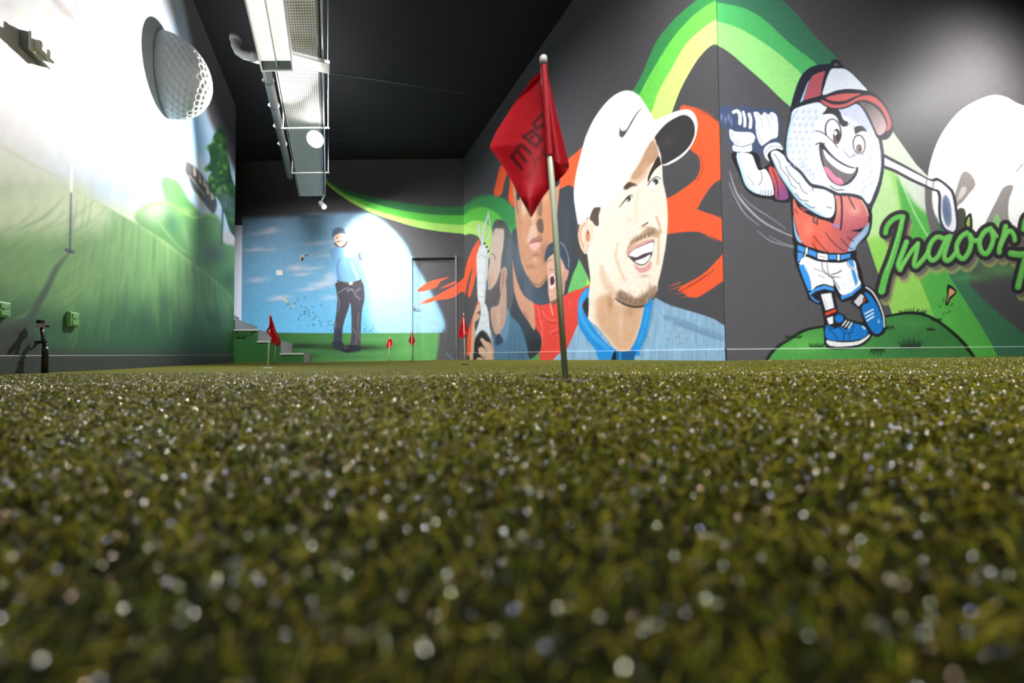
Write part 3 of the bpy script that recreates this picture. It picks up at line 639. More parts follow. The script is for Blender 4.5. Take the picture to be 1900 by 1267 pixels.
cF.stroke([(655, 445), (668, 444), (682, 439)], 1.6, (150, 146, 146), 1, id=7)
cF.poly([(613, 470), (618, 461), (628, 458), (638, 462), (640, 477), (652, 476), (664, 470), (674, 468), (673, 483), (666, 482), (667, 500), (671, 518), (669, 522), (650, 525), (630, 523), (625, 519), (624, 500), (618, 486)], (104, 146, 182), 1.2, id=7)
cF.stroke([(666, 470), (669, 482), (673, 483)], 4, (60, 66, 84), 1.2, .9, clip=7)
cF.stroke([(630, 480), (626, 500), (630, 518)], 3, (76, 114, 150), 3, .8, clip=7); cF.stroke([(644, 484), (652, 505), (660, 518)], 2.4, (84, 122, 156), 2.4, .8, clip=7); cF.stroke([(652, 488), (660, 506), (664, 518)], 3, (160, 192, 216), 3, .8, clip=7)
cF.poly([(624, 524), (650, 526), (671, 522), (676, 540), (676, 556), (672, 575), (670, 600), (669, 630), (668, 648), (650, 646), (652, 620), (652, 590), (650, 562), (646, 575), (640, 592), (636, 610), (633, 640), (620, 640), (620, 610), (624, 580), (626, 555), (624, 540)], (62, 60, 68), 1.2, id=7)
cF.poly([(624, 520), (640, 523), (656, 523), (671, 518), (671, 523), (656, 528), (640, 528), (624, 525)], (66, 56, 50), 1, clip=7); cF.poly([(648, 523), (654, 523), (654, 528), (648, 529)], (206, 200, 190), .8, clip=7, smooth=False)
for pts, c in (([(626, 545), (636, 538), (646, 534)], (128, 124, 130)), ([(626, 550), (630, 562), (627, 578)], (118, 114, 118)), ([(668, 535), (658, 545), (668, 555)], (128, 124, 130)), ([(650, 530), (651, 545), (650, 560)], (52, 50, 58)), ([(666, 580), (664, 600), (667, 630)], (104, 98, 98)), ([(655, 610), (662, 622), (660, 640)], (110, 98, 92)), ([(645, 540), (652, 536), (655, 540)], (150, 146, 150)), ([(622, 600), (624, 620)], (104, 98, 98))):
    cF.stroke(pts, 2.2, c, 2.2, .75, clip=7)
cF.poly([(619, 612), (634, 612), (633, 642), (621, 642)], (40, 48, 62), 4, .7, clip=7)
cF.poly([(617, 634), (634, 634), (638, 644), (632, 650), (620, 646)], (34, 40, 50), 3, id=7)
cF.poly([(632, 649), (640, 643), (652, 640), (668, 642), (668, 651), (650, 655), (636, 653)], (30, 34, 42), 1.4, id=7); cF.stroke([(648, 654), (664, 652)], 1, (120, 120, 120), 1, .8, clip=7); cF.stroke([(638, 646), (644, 645)], 1.2, (140, 136, 130), 1, .8, clip=7)
cF.grain(0.05, 6, 6, 5)
NAMES_F = {1: ('painted_sky', 'blue sky with drifting clouds'), 2: ('painted_grass', 'green turf strip'), 3: ('painted_tee', 'tee spinning in the air'), 4: ('painted_ball', 'white ball in flight'),
           5: ('painted_band', 'green band sweeping to the corner'), 6: ('painted_brush_stroke', 'orange brush strokes'), 7: ('painted_golfer', 'bearded golfer in blue shirt at the end of his swing')}
# ---- wall with the cartoon (right hand, second leaf)
cB = Canvas(1312, -70, 1990, 676, 0.9, BG)
# band coming over the fold
cB.poly([(1300, -40), (1400, -30), (1462, 10), (1519, 74), (1556, 112), (1560, 160), (1480, 230), (1471, 204), (1450, 184), (1420, 155), (1380, 120), (1350, 95), (1325, 82), (1300, 78)], (58, 112, 84), 1, id=1, k=4)
cB.poly([(1300, -4), (1325, 3), (1380, 15), (1420, 38), (1465, 80), (1520, 124), (1530, 160), (1480, 230), (1471, 204), (1450, 184), (1420, 155), (1380, 120), (1350, 95), (1325, 82), (1300, 78)], (76, 170, 96), 1, clip=1, k=4)
cB.poly([(1300, 30), (1325, 38), (1370, 52), (1418, 80), (1455, 108), (1492, 143), (1500, 170), (1480, 230), (1471, 204), (1450, 184), (1420, 155), (1380, 120), (1350, 95), (1325, 82), (1300, 78)], (142, 208, 122), 1, clip=1, k=4)
# beams below
cB.poly([(1640, 200), (1658, 246), (1700, 305), (1740, 345), (1790, 420), (1850, 500), (1905, 600), (1990, 680), (1990, 690), (1655, 690), (1655, 582), (1625, 495), (1607, 440), (1620, 380)], (60, 112, 82), 1.2, id=2, smooth=False)
cB.poly([(1640, 200), (1658, 246), (1690, 330), (1720, 400), (1763, 515), (1815, 596), (1862, 676), (1655, 676), (1655, 582), (1625, 495), (1607, 440), (1620, 380)], (82, 168, 72), 1, clip=2, smooth=False)
cB.poly([(1640, 200), (1650, 246), (1676, 420), (1702, 507), (1735, 590), (1735, 676), (1655, 676), (1655, 582), (1625, 495), (1607, 440), (1620, 380)], (140, 198, 88), 1, clip=2, smooth=False)
cB.poly([(1625, 300), (1650, 310), (1672, 420), (1620, 440), (1605, 430)], (196, 222, 176), 22, .7, clip=2)
cB.poly([(1636, 200), (1660, 240), (1735, 345), (1740, 400), (1700, 380), (1660, 320), (1636, 280)], (216, 218, 206), 14, .9, clip=2)
cB.stroke([(1660, 300), (1690, 380), (1722, 440)], 3, (214, 236, 196), 3, .6, clip=2)
cB.poly([(1700, 600), (1735, 570), (1770, 600), (1800, 650), (1740, 660)], (88, 178, 78), 14, .5, clip=2); cB.poly([(1798, 512), (1830, 560), (1905, 622), (1990, 676), (1990, 480), (1860, 470)], BG, 6, 1, clip=2)
cB.blob(1860, 500, 60, 18, (86, 142, 82), .8); cB.blob(1800, 515, 40, 10, (86, 150, 84), .6)
# big white letters
WH = (240, 240, 238)
cB.poly([(1724, 350), (1722, 325), (1728, 295), (1740, 262), (1758, 232), (1780, 207), (1806, 190), (1840, 177), (1866, 180), (1888, 192), (1925, 205), (1960, 230), (1990, 260), (1990, 430), (1900, 432), (1870, 420), (1855, 425), (1840, 445), (1812, 452), (1792, 440), (1790, 412), (1776, 392), (1770, 370), (1760, 350)], WH, 1.6, id=3, k=4)
for pts in ([(1768, 384), (1775, 350), (1786, 320), (1800, 322), (1810, 342), (1796, 362), (1782, 378)], [(1828, 420), (1836, 398), (1848, 374), (1862, 348), (1880, 345), (1872, 372), (1871, 400), (1874, 420), (1850, 425)]):
    cB.poly(pts, (140, 134, 132), 2.5, id=3)
cB.poly([(1840, 420), (1850, 396), (1858, 420)], (130, 182, 112), 2, clip=3); cB.poly([(1776, 372), (1784, 348), (1794, 350), (1786, 366)], (190, 184, 180), 3, clip=3)
cB.stroke([(1886, 318), (1898, 304)], 3, (150, 146, 146), 2, clip=3)
cB.poly([(1717, 345), (1728, 350), (1730, 380), (1738, 412), (1742, 432), (1730, 436), (1722, 410), (1717, 380)], (104, 98, 100), 3, id=3); cB.poly([(1732, 352), (1746, 352), (1746, 414), (1737, 400), (1731, 376)], (236, 238, 238), 1.6, id=3)
cB.poly([(1776, 392), (1786, 386), (1792, 396), (1791, 426), (1778, 428)], (70, 76, 66), 2, id=3); cB.poly([(1790, 408), (1802, 396), (1804, 430), (1792, 430)], (44, 44, 40), 1.6, id=3); cB.poly([(1793, 414), (1799, 402), (1799, 424)], (150, 180, 90), 1, clip=3)
# hill
cB.poly([(1412, 684), (1424, 662), (1440, 642), (1462, 628), (1490, 611), (1525, 604), (1560, 601), (1600, 597), (1640, 586), (1685, 578), (1718, 582), (1748, 598), (1778, 622), (1802, 648), (1822, 676), (1840, 690), (1412, 690)], (24, 32, 26), 1.2, id=4)
cB.poly([(1420, 684), (1430, 664), (1446, 645), (1468, 631), (1495, 615), (1528, 608), (1560, 605), (1600, 601), (1640, 590), (1685, 583), (1716, 587), (1744, 602), (1773, 626), (1797, 652), (1815, 676), (1830, 690), (1420, 690)], (72, 142, 68), 1.2, clip=4, grad=(1480, 640, 1750, 640, (58, 118, 62)))
cB.blob(1500, 640, 40, 18, (96, 172, 78), .7, clip=4); cB.blob(1690, 640, 60, 30, (52, 104, 60), .8, clip=4); cB.blob(1700, 600, 40, 10, (70, 138, 70), .6, clip=4)
def tuft(cv, x, y, w, h, n, seed, c=(16, 30, 20), clip=4):
    r = np.random.default_rng(seed)
    for i in range(n):
        t = (i + .5) / n; bx = x + (t - .5) * w
        cv.stroke([(bx, y), (bx + (t - .5) * w * .35 + r.normal() * .8, y - h * (.55 + .45 * math.sin(math.pi * t)) * (.8 + .3 * r.random()))], [3, .6], c, 1, .95, id=clip)
for q in ((1694, 582, 44, 12, 12), (1690, 644, 36, 17, 11), (1727, 612, 14, 5, 5), (1630, 648, 26, -14, 7), (1650, 606, 18, -8, 5), (1738, 594, 18, 5, 6), (1515, 643, 26, 9, 7), (1472, 626, 30, 5, 8)): tuft(cB, *q, seed=int(q[0]))
# flying tee
cB.poly([(1758, 529), (1767, 531), (1775, 541), (1769, 550), (1763, 556), (1759, 566), (1754, 564), (1757, 548)], INK, 1, id=5); cB.poly([(1762, 535), (1772, 541), (1767, 547), (1761, 552), (1758, 561), (1757, 560), (1760, 546)], (206, 150, 104), 1, clip=5)
for p in ((1751, 553, 1751, 561), (1745, 566, 1743, 571), (1768, 563, 1764, 568), (1764, 576, 1758, 581), (1752, 581, 1749, 584)): cB.stroke([p[:2], p[2:]], 1.8, (40, 92, 60), .9, id=5)
# lettering: strokes in three coats
TXT = [([(1643, 432), (1646, 420), (1656, 408), (1668, 402), (1676, 402)], 9), ([(1675, 404), (1667, 440), (1655, 480), (1643, 512), (1636, 540)], [9, 13]),
       ([(1682, 449), (1674, 470), (1667, 490), (1670, 500)], 10), ([(1670, 500), (1682, 480), (1694, 462), (1703, 452)], 8), ([(1703, 452), (1700, 470), (1696, 488), (1700, 494), (1712, 482), (1722, 468)], 9),
       ([(1750, 442), (1738, 440), (1727, 452), (1722, 470), (1729, 483), (1740, 476), (1750, 456), (1757, 440)], 9), ([(1764, 436), (1757, 456), (1752, 476), (1758, 484), (1768, 476), (1776, 464)], 9),
       ([(1794, 432), (1783, 440), (1775, 456), (1777, 472), (1787, 480), (1797, 468), (1802, 450), (1799, 436), (1806, 446), (1816, 446)], 9.5),
       ([(1838, 424), (1827, 430), (1818, 446), (1820, 464), (1829, 471), (1838, 460), (1843, 442), (1840, 428), (1848, 438)], 9.5),
       ([(1866, 420), (1861, 440), (1855, 458), (1854, 468)], 9.5), ([(1856, 458), (1864, 440), (1873, 428), (1881, 436), (1883, 446)], 8.5),
       ([(1876, 470), (1895, 472), (1915, 466), (1940, 452), (1960, 446)], 12), ([(1906, 470), (1897, 500), (1889, 532)], 12), ([(1940, 420), (1926, 400), (1906, 405), (1900, 425)], 11)]
for (dx, dy, ex, c, bl) in ((8, 16, 9, (150, 152, 96), 3), (6, 9, 9, (96, 90, 92), 3), (0, 0, 15, (44, 40, 46), 1.6)):
    for pts, w in TXT:
        cB.stroke([(x + dx, y + dy) for x, y in pts], [v + ex for v in w] if isinstance(w, list) else w + ex, c, bl, 0.95 if dx == 0 else .8, id=6)
for pts, w in TXT: cB.stroke(pts, w, (92, 178, 76), 1.2, id=6)
for pts, w in TXT[2:]: cB.stroke([(x + .6, y - 2) for x, y in pts], 3.5, (140, 206, 112), 4, .6, clip=6)
cB.stroke([(1675, 404), (1662, 450), (1646, 500)], 1.4, (170, 220, 150), 1, .8, clip=6)
# swing lines
for pts, w in (([(1354, 318), (1366, 356), (1386, 384), (1414, 410), (1450, 430), (1478, 441)], [1, 4, 3, 1.5]), ([(1352, 338), (1364, 366), (1382, 396), (1408, 418)], [.6, 2, .8]), ([(1374, 360), (1396, 382), (1430, 404), (1458, 424)], [.6, 1.6, .6]), ([(1405, 428), (1432, 448), (1476, 460)], [.8, 1.6, 1]), ([(1428, 438), (1450, 450), (1478, 458)], [.6, 1.4, .8])):
    cB.stroke(pts, w, (176, 176, 184), 1.6, .8, id=7)
# club
cB.poly([(1632, 284), (1660, 296), (1700, 318), (1726, 332), (1740, 330), (1762, 346), (1772, 362), (1779, 410), (1776, 432), (1762, 434), (1748, 424), (1741, 400), (1740, 360), (1726, 352), (1690, 336), (1660, 320), (1634, 308)], (62, 58, 66), 1, id=8)
cB.poly([(1634, 290), (1660, 302), (1700, 322), (1728, 336), (1741, 336), (1758, 349), (1767, 364), (1774, 410), (1771, 428), (1762, 428), (1752, 420), (1746, 400), (1745, 358), (1728, 348), (1692, 331), (1660, 314), (1634, 303)], (226, 226, 236), 1, clip=8)
cB.blob(1757, 391, 8.5, 29, (112, 128, 154), 1, rot=-.1, clip=8, hard=1.4); cB.blob(1756, 392, 5.5, 24, (88, 104, 132), .9, rot=-.1, clip=8)
for x in (1718, 1731): cB.stroke([(x + 2, 326), (x, 350)], 1.4, (70, 66, 74), 1, .9, clip=8)
# ---- the cartoon golfer with a ball for a head
G = (84, 104, 146)
glow = [[(1333, 205), (1345, 196), (1362, 200), (1380, 196), (1400, 202), (1420, 200), (1440, 205), (1450, 225), (1447, 262), (1458, 282), (1440, 300), (1415, 292), (1404, 272), (1402, 290), (1368, 292), (1352, 265), (1350, 242), (1336, 232)]]
for p in glow: cB.poly(p, (64, 76, 106), 7, .95, id=9)
for p in ([(1358, 284), (1404, 284), (1414, 312), (1432, 305), (1464, 345), (1466, 374), (1438, 374), (1432, 370), (1405, 366), (1384, 352), (1370, 320)], [(1420, 283), (1445, 270), (1462, 290), (1500, 332), (1540, 348), (1556, 360), (1552, 412), (1530, 410), (1498, 395), (1470, 365), (1446, 330)]): cB.poly(p, INK, 1.2, id=9)
W1 = (232, 236, 242)
cB.poly([(1367, 286), (1393, 286), (1402, 304), (1408, 316), (1420, 314), (1430, 330), (1435, 350), (1434, 362), (1415, 362), (1396, 355), (1384, 343), (1376, 322)], W1, 1, clip=9)
cB.poly([(1367, 286), (1372, 286), (1380, 318), (1390, 344), (1406, 357), (1400, 358), (1384, 345), (1375, 320)], (168, 206, 230), 2, .9, clip=9)
cB.stroke([(1385, 325), (1396, 338), (1400, 345)], 1.2, (60, 64, 84), 1, .8, clip=9); cB.stroke([(1412, 318), (1414, 332), (1408, 344)], 1.4, (50, 54, 70), 1, .9, clip=9)
for k in range(5): cB.stroke([(1412 + 5 * k, 352), (1410 + 5 * k, 362)], 1.3, (40, 44, 60), .9, .8, clip=9)
cB.poly([(1426, 312), (1437, 312), (1447, 330), (1460, 352), (1461, 369), (1440, 369), (1437, 346)], (206, 84, 78), 1, clip=9, grad=(1430, 330, 1460, 352, (130, 70, 120)))
cB.stroke([(1433, 313), (1442, 338), (1444, 368)], 1.6, INK, 1, clip=9)
cB.poly([(1354, 240), (1364, 244), (1380, 245), (1394, 246), (1401, 254), (1398, 264), (1395, 268), (1394, 280), (1380, 282), (1362, 280), (1359, 272), (1362, 266), (1355, 256)], W1, 1.1, clip=9)
cB.stroke([(1360, 268), (1378, 272), (1396, 266)], 1.4, (50, 60, 90), 1, clip=9); cB.stroke([(1358, 246), (1362, 260), (1374, 266)], 1.2, (70, 80, 110), 1, .8, clip=9)
for pts, w in (([(1361, 208), (1368, 206), (1373, 214), (1373, 229)], 6), ([(1379, 208), (1382, 220), (1382, 234)], 5), ([(1390, 212), (1393, 222), (1392, 236)], 6)): cB.stroke(pts, w, W1, 1, id=9)
for x, y in ((1339, 217), (1346, 222), (1352, 218), (1357, 226)): cB.blob(x, y, 2.4, 8, (140, 156, 186), .7, clip=9)
cB.poly([(1398, 209), (1406, 208), (1413, 214), (1418, 208), (1426, 213), (1430, 208), (1438, 211), (1443, 222), (1443, 252), (1432, 258), (1420, 266), (1413, 270), (1406, 258), (1402, 240), (1402, 224)], W1, 1, clip=9)
for pts in ([(1406, 212), (1413, 224), (1415, 236)], [(1419, 212), (1426, 224), (1429, 236)], [(1404, 240), (1410, 256), (1414, 266)], [(1430, 212), (1434, 222)]): cB.stroke(pts, 1.2, (88, 98, 124), 1, .8, clip=9)
cB.poly([(1417, 280), (1421, 271), (1432, 265), (1446, 266), (1453, 278), (1442, 276), (1430, 280), (1424, 288), (1428, 300), (1420, 292)], W1, 1, clip=9); cB.stroke([(1420, 284), (1430, 272), (1450, 273)], 1.1, (70, 76, 100), 1, .8, clip=9)
# body
cB.poly([(1466, 352), (1480, 372), (1510, 395), (1540, 408), (1546, 352), (1575, 356), (1598, 362), (1612, 376), (1618, 396), (1617, 420), (1610, 440), (1590, 458), (1586, 478), (1540, 480), (1500, 472), (1474, 458), (1470, 420)], INK, 1.2, id=9)
cB.poly([(1472, 368), (1482, 386), (1500, 398), (1520, 406), (1540, 412), (1560, 424), (1590, 430), (1604, 432), (1594, 450), (1582, 462), (1580, 468), (1560, 470), (1535, 468), (1512, 461), (1490, 452), (1480, 430), (1473, 400)], (216, 102, 86), 1.2, clip=9, grad=(1530, 440, 1600, 440, (140, 82, 100)))
cB.blob(1500, 425, 12, 20, (238, 128, 104), .8, clip=9); cB.blob(1512, 448, 8, 14, (226, 72, 48), .7, rot=-.4, clip=9)
cB.poly([(1612, 412), (1610, 432), (1592, 453), (1585, 466), (1574, 466), (1580, 448), (1596, 432)], (150, 186, 220), 4, .9, clip=9); cB.poly([(1472, 400), (1478, 430), (1488, 450), (1480, 447), (1474, 430)], (150, 196, 226), 1.5, .9, clip=9)
for pts in ([(1510, 438), (1524, 456), (1536, 468)], [(1532, 432), (1548, 452), (1566, 466)], [(1508, 452), (1515, 462)], [(1560, 442), (1574, 458), (1582, 462)], [(1572, 440), (1584, 448)], [(1474, 388), (1480, 396)]): cB.stroke(pts, 1.6, (50, 34, 44), 1.1, .85, clip=9)
cB.poly([(1483, 382), (1490, 392), (1500, 390)], (150, 66, 80), 1, clip=9, smooth=False); cB.poly([(1509, 398), (1518, 402), (1517, 418), (1508, 412)], (60, 56, 60), 1, clip=9, smooth=False); cB.poly([(1511, 402), (1516, 404), (1515, 414), (1510, 410)], (190, 100, 86), .8, clip=9, smooth=False)
# sleeve
cB.poly([(1548, 356), (1556, 358), (1566, 364), (1576, 362), (1592, 366), (1604, 378), (1611, 396), (1609, 416), (1596, 424), (1575, 428), (1556, 424), (1546, 418), (1551, 400), (1552, 378)], (216, 132, 124), 1, clip=9, grad=(1575, 380, 1590, 428, (176, 84, 96)))
cB.blob(1586, 390, 12, 12, (232, 164, 156), .8, clip=9); cB.stroke([(1551, 356), (1560, 364), (1562, 380), (1562, 405), (1560, 426)], 3, INK, 1, clip=9)
cB.stroke([(1574, 364), (1580, 376), (1586, 388)], 2, INK, 1.2, .9, clip=9); cB.stroke([(1548, 418), (1556, 420)], 5, (134, 136, 206), 2, .8, clip=9); cB.stroke([(1578, 363), (1594, 368), (1606, 384), (1611, 400)], 2, (240, 214, 186), 1.6, .8, clip=9)
# front arm
cB.poly([(1430, 285), (1438, 279), (1448, 283), (1460, 294), (1478, 312), (1496, 332), (1506, 344), (1528, 350), (1544, 358), (1549, 375), (1548, 394), (1540, 404), (1522, 400), (1502, 388), (1486, 376), (1466, 352), (1450, 328), (1438, 306)], W1, 1, clip=9)
cB.stroke([(1433, 292), (1446, 320), (1464, 346), (1484, 372), (1508, 390), (1530, 400)], [2, 5, 6, 6, 4], (160, 202, 230), 3, .85, clip=9)
for pts in ([(1437, 286), (1446, 300), (1450, 314), (1462, 328), (1468, 342), (1478, 350)], [(1458, 308), (1464, 322), (1480, 340)], [(1482, 338), (1488, 352), (1498, 360)], [(1506, 345), (1509, 354)], [(1534, 384), (1544, 386)], [(1476, 358), (1486, 370), (1500, 373)], [(1494, 376), (1504, 384), (1512, 385)]): cB.stroke(pts, 1.5, (46, 50, 66), 1, .85, clip=9)
# head
cB.poly([(1474, 196), (1462, 226), (1456, 258), (1456, 290), (1468, 308), (1484, 322), (1504, 346), (1530, 352), (1550, 362), (1575, 364), (1600, 372), (1614, 388), (1628, 364), (1637, 334), (1641, 300), (1637, 262), (1626, 230), (1606, 196), (1540, 170)], (56, 58, 72), 1.2, id=9)
cB.poly([(1478, 198), (1466, 228), (1460, 258), (1460, 288), (1472, 304), (1488, 318), (1507, 341), (1530, 347), (1552, 357), (1565, 358), (1580, 359), (1598, 364), (1612, 378), (1622, 358), (1631, 332), (1635, 300), (1631, 264), (1620, 234), (1602, 200), (1540, 180)], (222, 226, 238), 1.2, clip=9)
hd = (1478, 198), (1460, 288)
cB.stroke([(1478, 204), (1467, 230), (1462, 258), (1462, 286)], 3, (150, 208, 236), 2, .9, clip=9)
r_ = np.random.default_rng(9)
for (x, y) in [(1490 - i * 3.2 + j * 11.5 + (i % 2) * 4, 206 + i * 12.5) for i in range(9) for j in range(-1, 3)] + [(1488 + i * 7, 318 + i * 7 + 9 * j - 18) for i in range(4) for j in range(2)] + [(1600 + 5 * (i % 2), 300 + 9 * i) for i in range(7)] + [(1612 + 4 * (i % 2), 262 + 11 * i) for i in range(8)]:
    if x > 1463: cB.blob(x, y, 3.8, 4.8, (168, 178, 206), .95, clip=9); cB.blob(x - 1, y - 1.5, 2.2, 2.8, (240, 243, 250), .9, clip=9)
cB.poly([(1560, 200), (1596, 196), (1616, 232), (1618, 260), (1604, 240), (1580, 222), (1566, 214)], (176, 184, 212), 6, .7, clip=9)
cB.blob(1540, 265, 38, 26, (240, 242, 248), .6, clip=9); cB.blob(1600, 320, 16, 28, (238, 238, 244), .6, clip=9)
# face
FC = (48, 48, 62)
cB.blob(1546, 244, 15.5, 24, FC, 1, rot=-.15, clip=9, hard=1.1); cB.blob(1546, 243.5, 12.8, 21.5, (238, 242, 246), 1, rot=-.15, clip=9, hard=1.1)
cB.poly([(1524, 250), (1534, 252), (1546, 262), (1556, 272), (1556, 284), (1530, 280)], (230, 234, 243), 1.4, clip=9)
cB.blob(1552.5, 253, 7, 14, (48, 42, 46), 1, clip=9, hard=1); cB.blob(1552.5, 255, 4.8, 10.5, (120, 96, 88), 1, clip=9, hard=1); cB.blob(1554, 255, 3, 7, (40, 36, 42), 1, clip=9, hard=1); cB.blob(1550, 247, 3, 4, (244, 246, 250), 1, clip=9, hard=1)
cB.blob(1594, 268, 12, 18.5, FC, 1, rot=-.1, clip=9, hard=1.1); cB.blob(1594, 268.5, 9.8, 16.4, (240, 243, 247), 1, rot=-.1, clip=9, hard=1.1)
cB.blob(1594, 276, 5.4, 8.4, (90, 78, 78), 1, clip=9, hard=1); cB.blob(1594, 277, 3.4, 6, (168, 140, 128), 1, clip=9, hard=1); cB.blob(1595, 277, 2, 3.6, (60, 54, 58), 1, clip=9, hard=1)
cB.poly([(1582, 290), (1594, 284), (1606, 290), (1606, 298), (1590, 300)], (234, 236, 244), 1.6, clip=9)
cB.stroke([(1514, 243), (1524, 245), (1534, 252), (1546, 263), (1554, 274)], 1.7, FC, 1, clip=9); cB.stroke([(1584, 290), (1593, 285), (1602, 287)], 1.2, FC, 1, .7, clip=9)
cB.poly([(1526, 212), (1531, 206), (1536, 199), (1548, 201), (1558, 206), (1562, 216), (1566, 223), (1573, 226), (1572, 233), (1564, 235), (1557, 228), (1553, 218), (1545, 212), (1536, 211)], (50, 46, 52), 1.2, clip=9)
cB.poly([(1586, 236), (1600, 234), (1608, 244), (1600, 243), (1592, 246), (1587, 249)], (56, 54, 56), 1.4, clip=9)
for pts in ([(1571, 234), (1576, 230), (1577, 226)], [(1584, 232), (1584, 240)]): cB.stroke(pts, 1.1, FC, 1, .6, clip=9)
cB.blob(1575, 287, 8, 6.5, (206, 206, 230), .8, clip=9); cB.blob(1577, 281, 7, 5.5, (244, 245, 250), .9, clip=9); cB.stroke([(1566, 281), (1570, 285), (1576, 292), (1582, 290), (1585, 284)], 1.4, (110, 112, 150), 1, .9, clip=9); cB.stroke([(1576, 272), (1575, 278)], 1, FC, 1, .5, clip=9)
cB.stroke([(1514, 268), (1521, 265), (1530, 267)], 2.2, FC, 1.2, .95, clip=9)
cB.poly([(1521, 266), (1528, 267), (1537, 279), (1549, 292), (1562, 301), (1576, 308), (1588, 311), (1592, 309), (1592, 318), (1586, 330), (1575, 341), (1562, 345), (1550, 342), (1538, 332), (1529, 314), (1523, 296), (1520, 278)], FC, 1.2, clip=9)
cB.poly([(1524, 276), (1531, 285), (1545, 299), (1560, 309), (1578, 315), (1589, 313), (1584, 326), (1573, 337), (1562, 342), (1551, 339), (1540, 329), (1531, 312), (1526, 294)], (112, 104, 106), 1.2, clip=9)
cB.poly([(1528, 277), (1537, 286), (1550, 297), (1564, 306), (1580, 312), (1588, 312), (1584, 320), (1574, 322), (1560, 317), (1546, 308), (1535, 297), (1530, 288)], (234, 236, 240), 1, clip=9)
cB.poly([(1528, 310), (1534, 310), (1542, 317), (1550, 327), (1560, 331), (1565, 340), (1558, 343), (1550, 340), (1541, 332), (1533, 321)], (222, 128, 162), 1.3, clip=9); cB.stroke([(1548, 325), (1554, 334), (1562, 336)], 1.6, (236, 160, 186), 1.2, .8, clip=9)
cB.stroke([(1540, 345), (1552, 352), (1566, 352)], 1.8, FC, 1.2, .8, clip=9); cB.stroke([(1504, 342), (1530, 348), (1552, 358)], 3.2, FC, 1.2, clip=9)
# cap
cB.poly([(1466, 206), (1474, 172), (1486, 142), (1502, 126), (1520, 120), (1540, 118), (1543, 112), (1552, 110), (1560, 116), (1566, 124), (1584, 138), (1600, 156), (1612, 168), (1632, 180), (1648, 202), (1658, 230), (1655, 248), (1644, 259), (1628, 256), (1619, 238), (1604, 208), (1590, 193), (1572, 200), (1550, 204), (1532, 198), (1519, 190), (1500, 193), (1478, 200)], (38, 40, 52), 1.2, id=9)
cB.poly([(1532, 131), (1518, 135), (1507, 141), (1498, 160), (1489, 187), (1506, 182), (1523, 177), (1525, 155)], (172, 84, 94), 1, clip=9, smooth=False); cB.poly([(1503, 146), (1498, 154), (1484, 190), (1489, 188), (1497, 162)], (150, 204, 232), 1, clip=9, smooth=False)
cB.poly([(1543, 128), (1556, 127), (1568, 128), (1580, 136), (1592, 148), (1602, 159), (1609, 168), (1592, 166), (1572, 165), (1552, 168), (1527, 176), (1531, 156), (1536, 140)], (214, 222, 232), 1, clip=9)
cB.poly([(1532, 182), (1545, 177), (1560, 174), (1580, 173), (1598, 174), (1584, 180), (1570, 186), (1556, 188), (1543, 187)], (192, 92, 92), 1, clip=9)
cB.poly([(1522, 186), (1530, 187), (1543, 193), (1560, 194), (1576, 189), (1590, 181), (1604, 177), (1618, 178), (1632, 187), (1644, 203), (1653, 224), (1652, 238), (1645, 243), (1646, 226), (1636, 204), (1622, 192), (1606, 186), (1592, 187), (1576, 195), (1560, 200), (1544, 200), (1530, 194)], (192, 92, 92), 1, clip=9)
cB.poly([(1594, 190), (1606, 190), (1620, 196), (1633, 208), (1643, 226), (1644, 240), (1637, 249), (1629, 250), (1622, 236), (1610, 210)], (96, 92, 92), 1.2, clip=9, grad=(1605, 195, 1640, 245, (196, 168, 168))); cB.blob(1551, 120, 4, 3, (146, 110, 112), 1, clip=9)
# belt and shorts
cB.poly([(1474, 449), (1500, 458), (1530, 468), (1562, 470), (1586, 464), (1589, 478), (1592, 484), (1598, 500), (1602, 520), (1608, 538), (1586, 556), (1562, 561), (1554, 552), (1548, 540), (1549, 562), (1520, 566), (1500, 556), (1496, 542), (1476, 490), (1472, 470)], INK, 1.2, id=9, smooth=False)
B2 = (64, 140, 212)
cB.poly([(1480, 454), (1497, 461), (1516, 468), (1540, 472), (1562, 473), (1578, 470), (1578, 478), (1562, 482), (1540, 481), (1516, 478), (1497, 471), (1480, 464)], B2, 1, clip=9, smooth=False)
for p in ([(1517, 469), (1536, 472), (1536, 483), (1517, 480)], [(1495, 459), (1499, 460), (1498, 472), (1494, 471)], [(1554, 472), (1558, 472), (1558, 483), (1554, 483)]): cB.poly([(p[0][0] - 1.5, p[0][1] - 1.5), (p[1][0] + 1.5, p[1][1] - 1.5), (p[2][0] + 1.5, p[2][1] + 1.5), (p[3][0] - 1.5, p[3][1] + 1.5)], INK, 1, clip=9, smooth=False); cB.poly(p, (236, 236, 238), .9, clip=9, smooth=False)
cB.stroke([(1521, 475), (1532, 478)], 1.2, (60, 60, 66), .9, .8, clip=9)
cB.poly([(1494, 476), (1516, 484), (1540, 487), (1562, 487), (1584, 483), (1590, 500), (1593, 516), (1597, 528), (1580, 542), (1562, 547), (1552, 532), (1545, 517), (1547, 531), (1530, 527), (1515, 531), (1504, 538), (1494, 508), (1484, 488)], (230, 230, 234), 1, clip=9)
cB.poly([(1480, 467), (1491, 470), (1488, 480), (1480, 487)], B2, 1, clip=9, smooth=False); cB.stroke([(1494, 472), (1490, 484), (1483, 489)], 2, (236, 236, 240), 1, clip=9)
cB.poly([(1482, 493), (1491, 490), (1500, 508), (1505, 525), (1506, 536), (1500, 540), (1490, 515)], (50, 140, 216), 1, clip=9, smooth=False); cB.poly([(1572, 483), (1582, 481), (1586, 496), (1578, 494)], B2, 1, clip=9, smooth=False); cB.poly([(1579, 500), (1586, 502), (1592, 522), (1588, 531), (1583, 516)], (50, 140, 216), 1, clip=9, smooth=False)
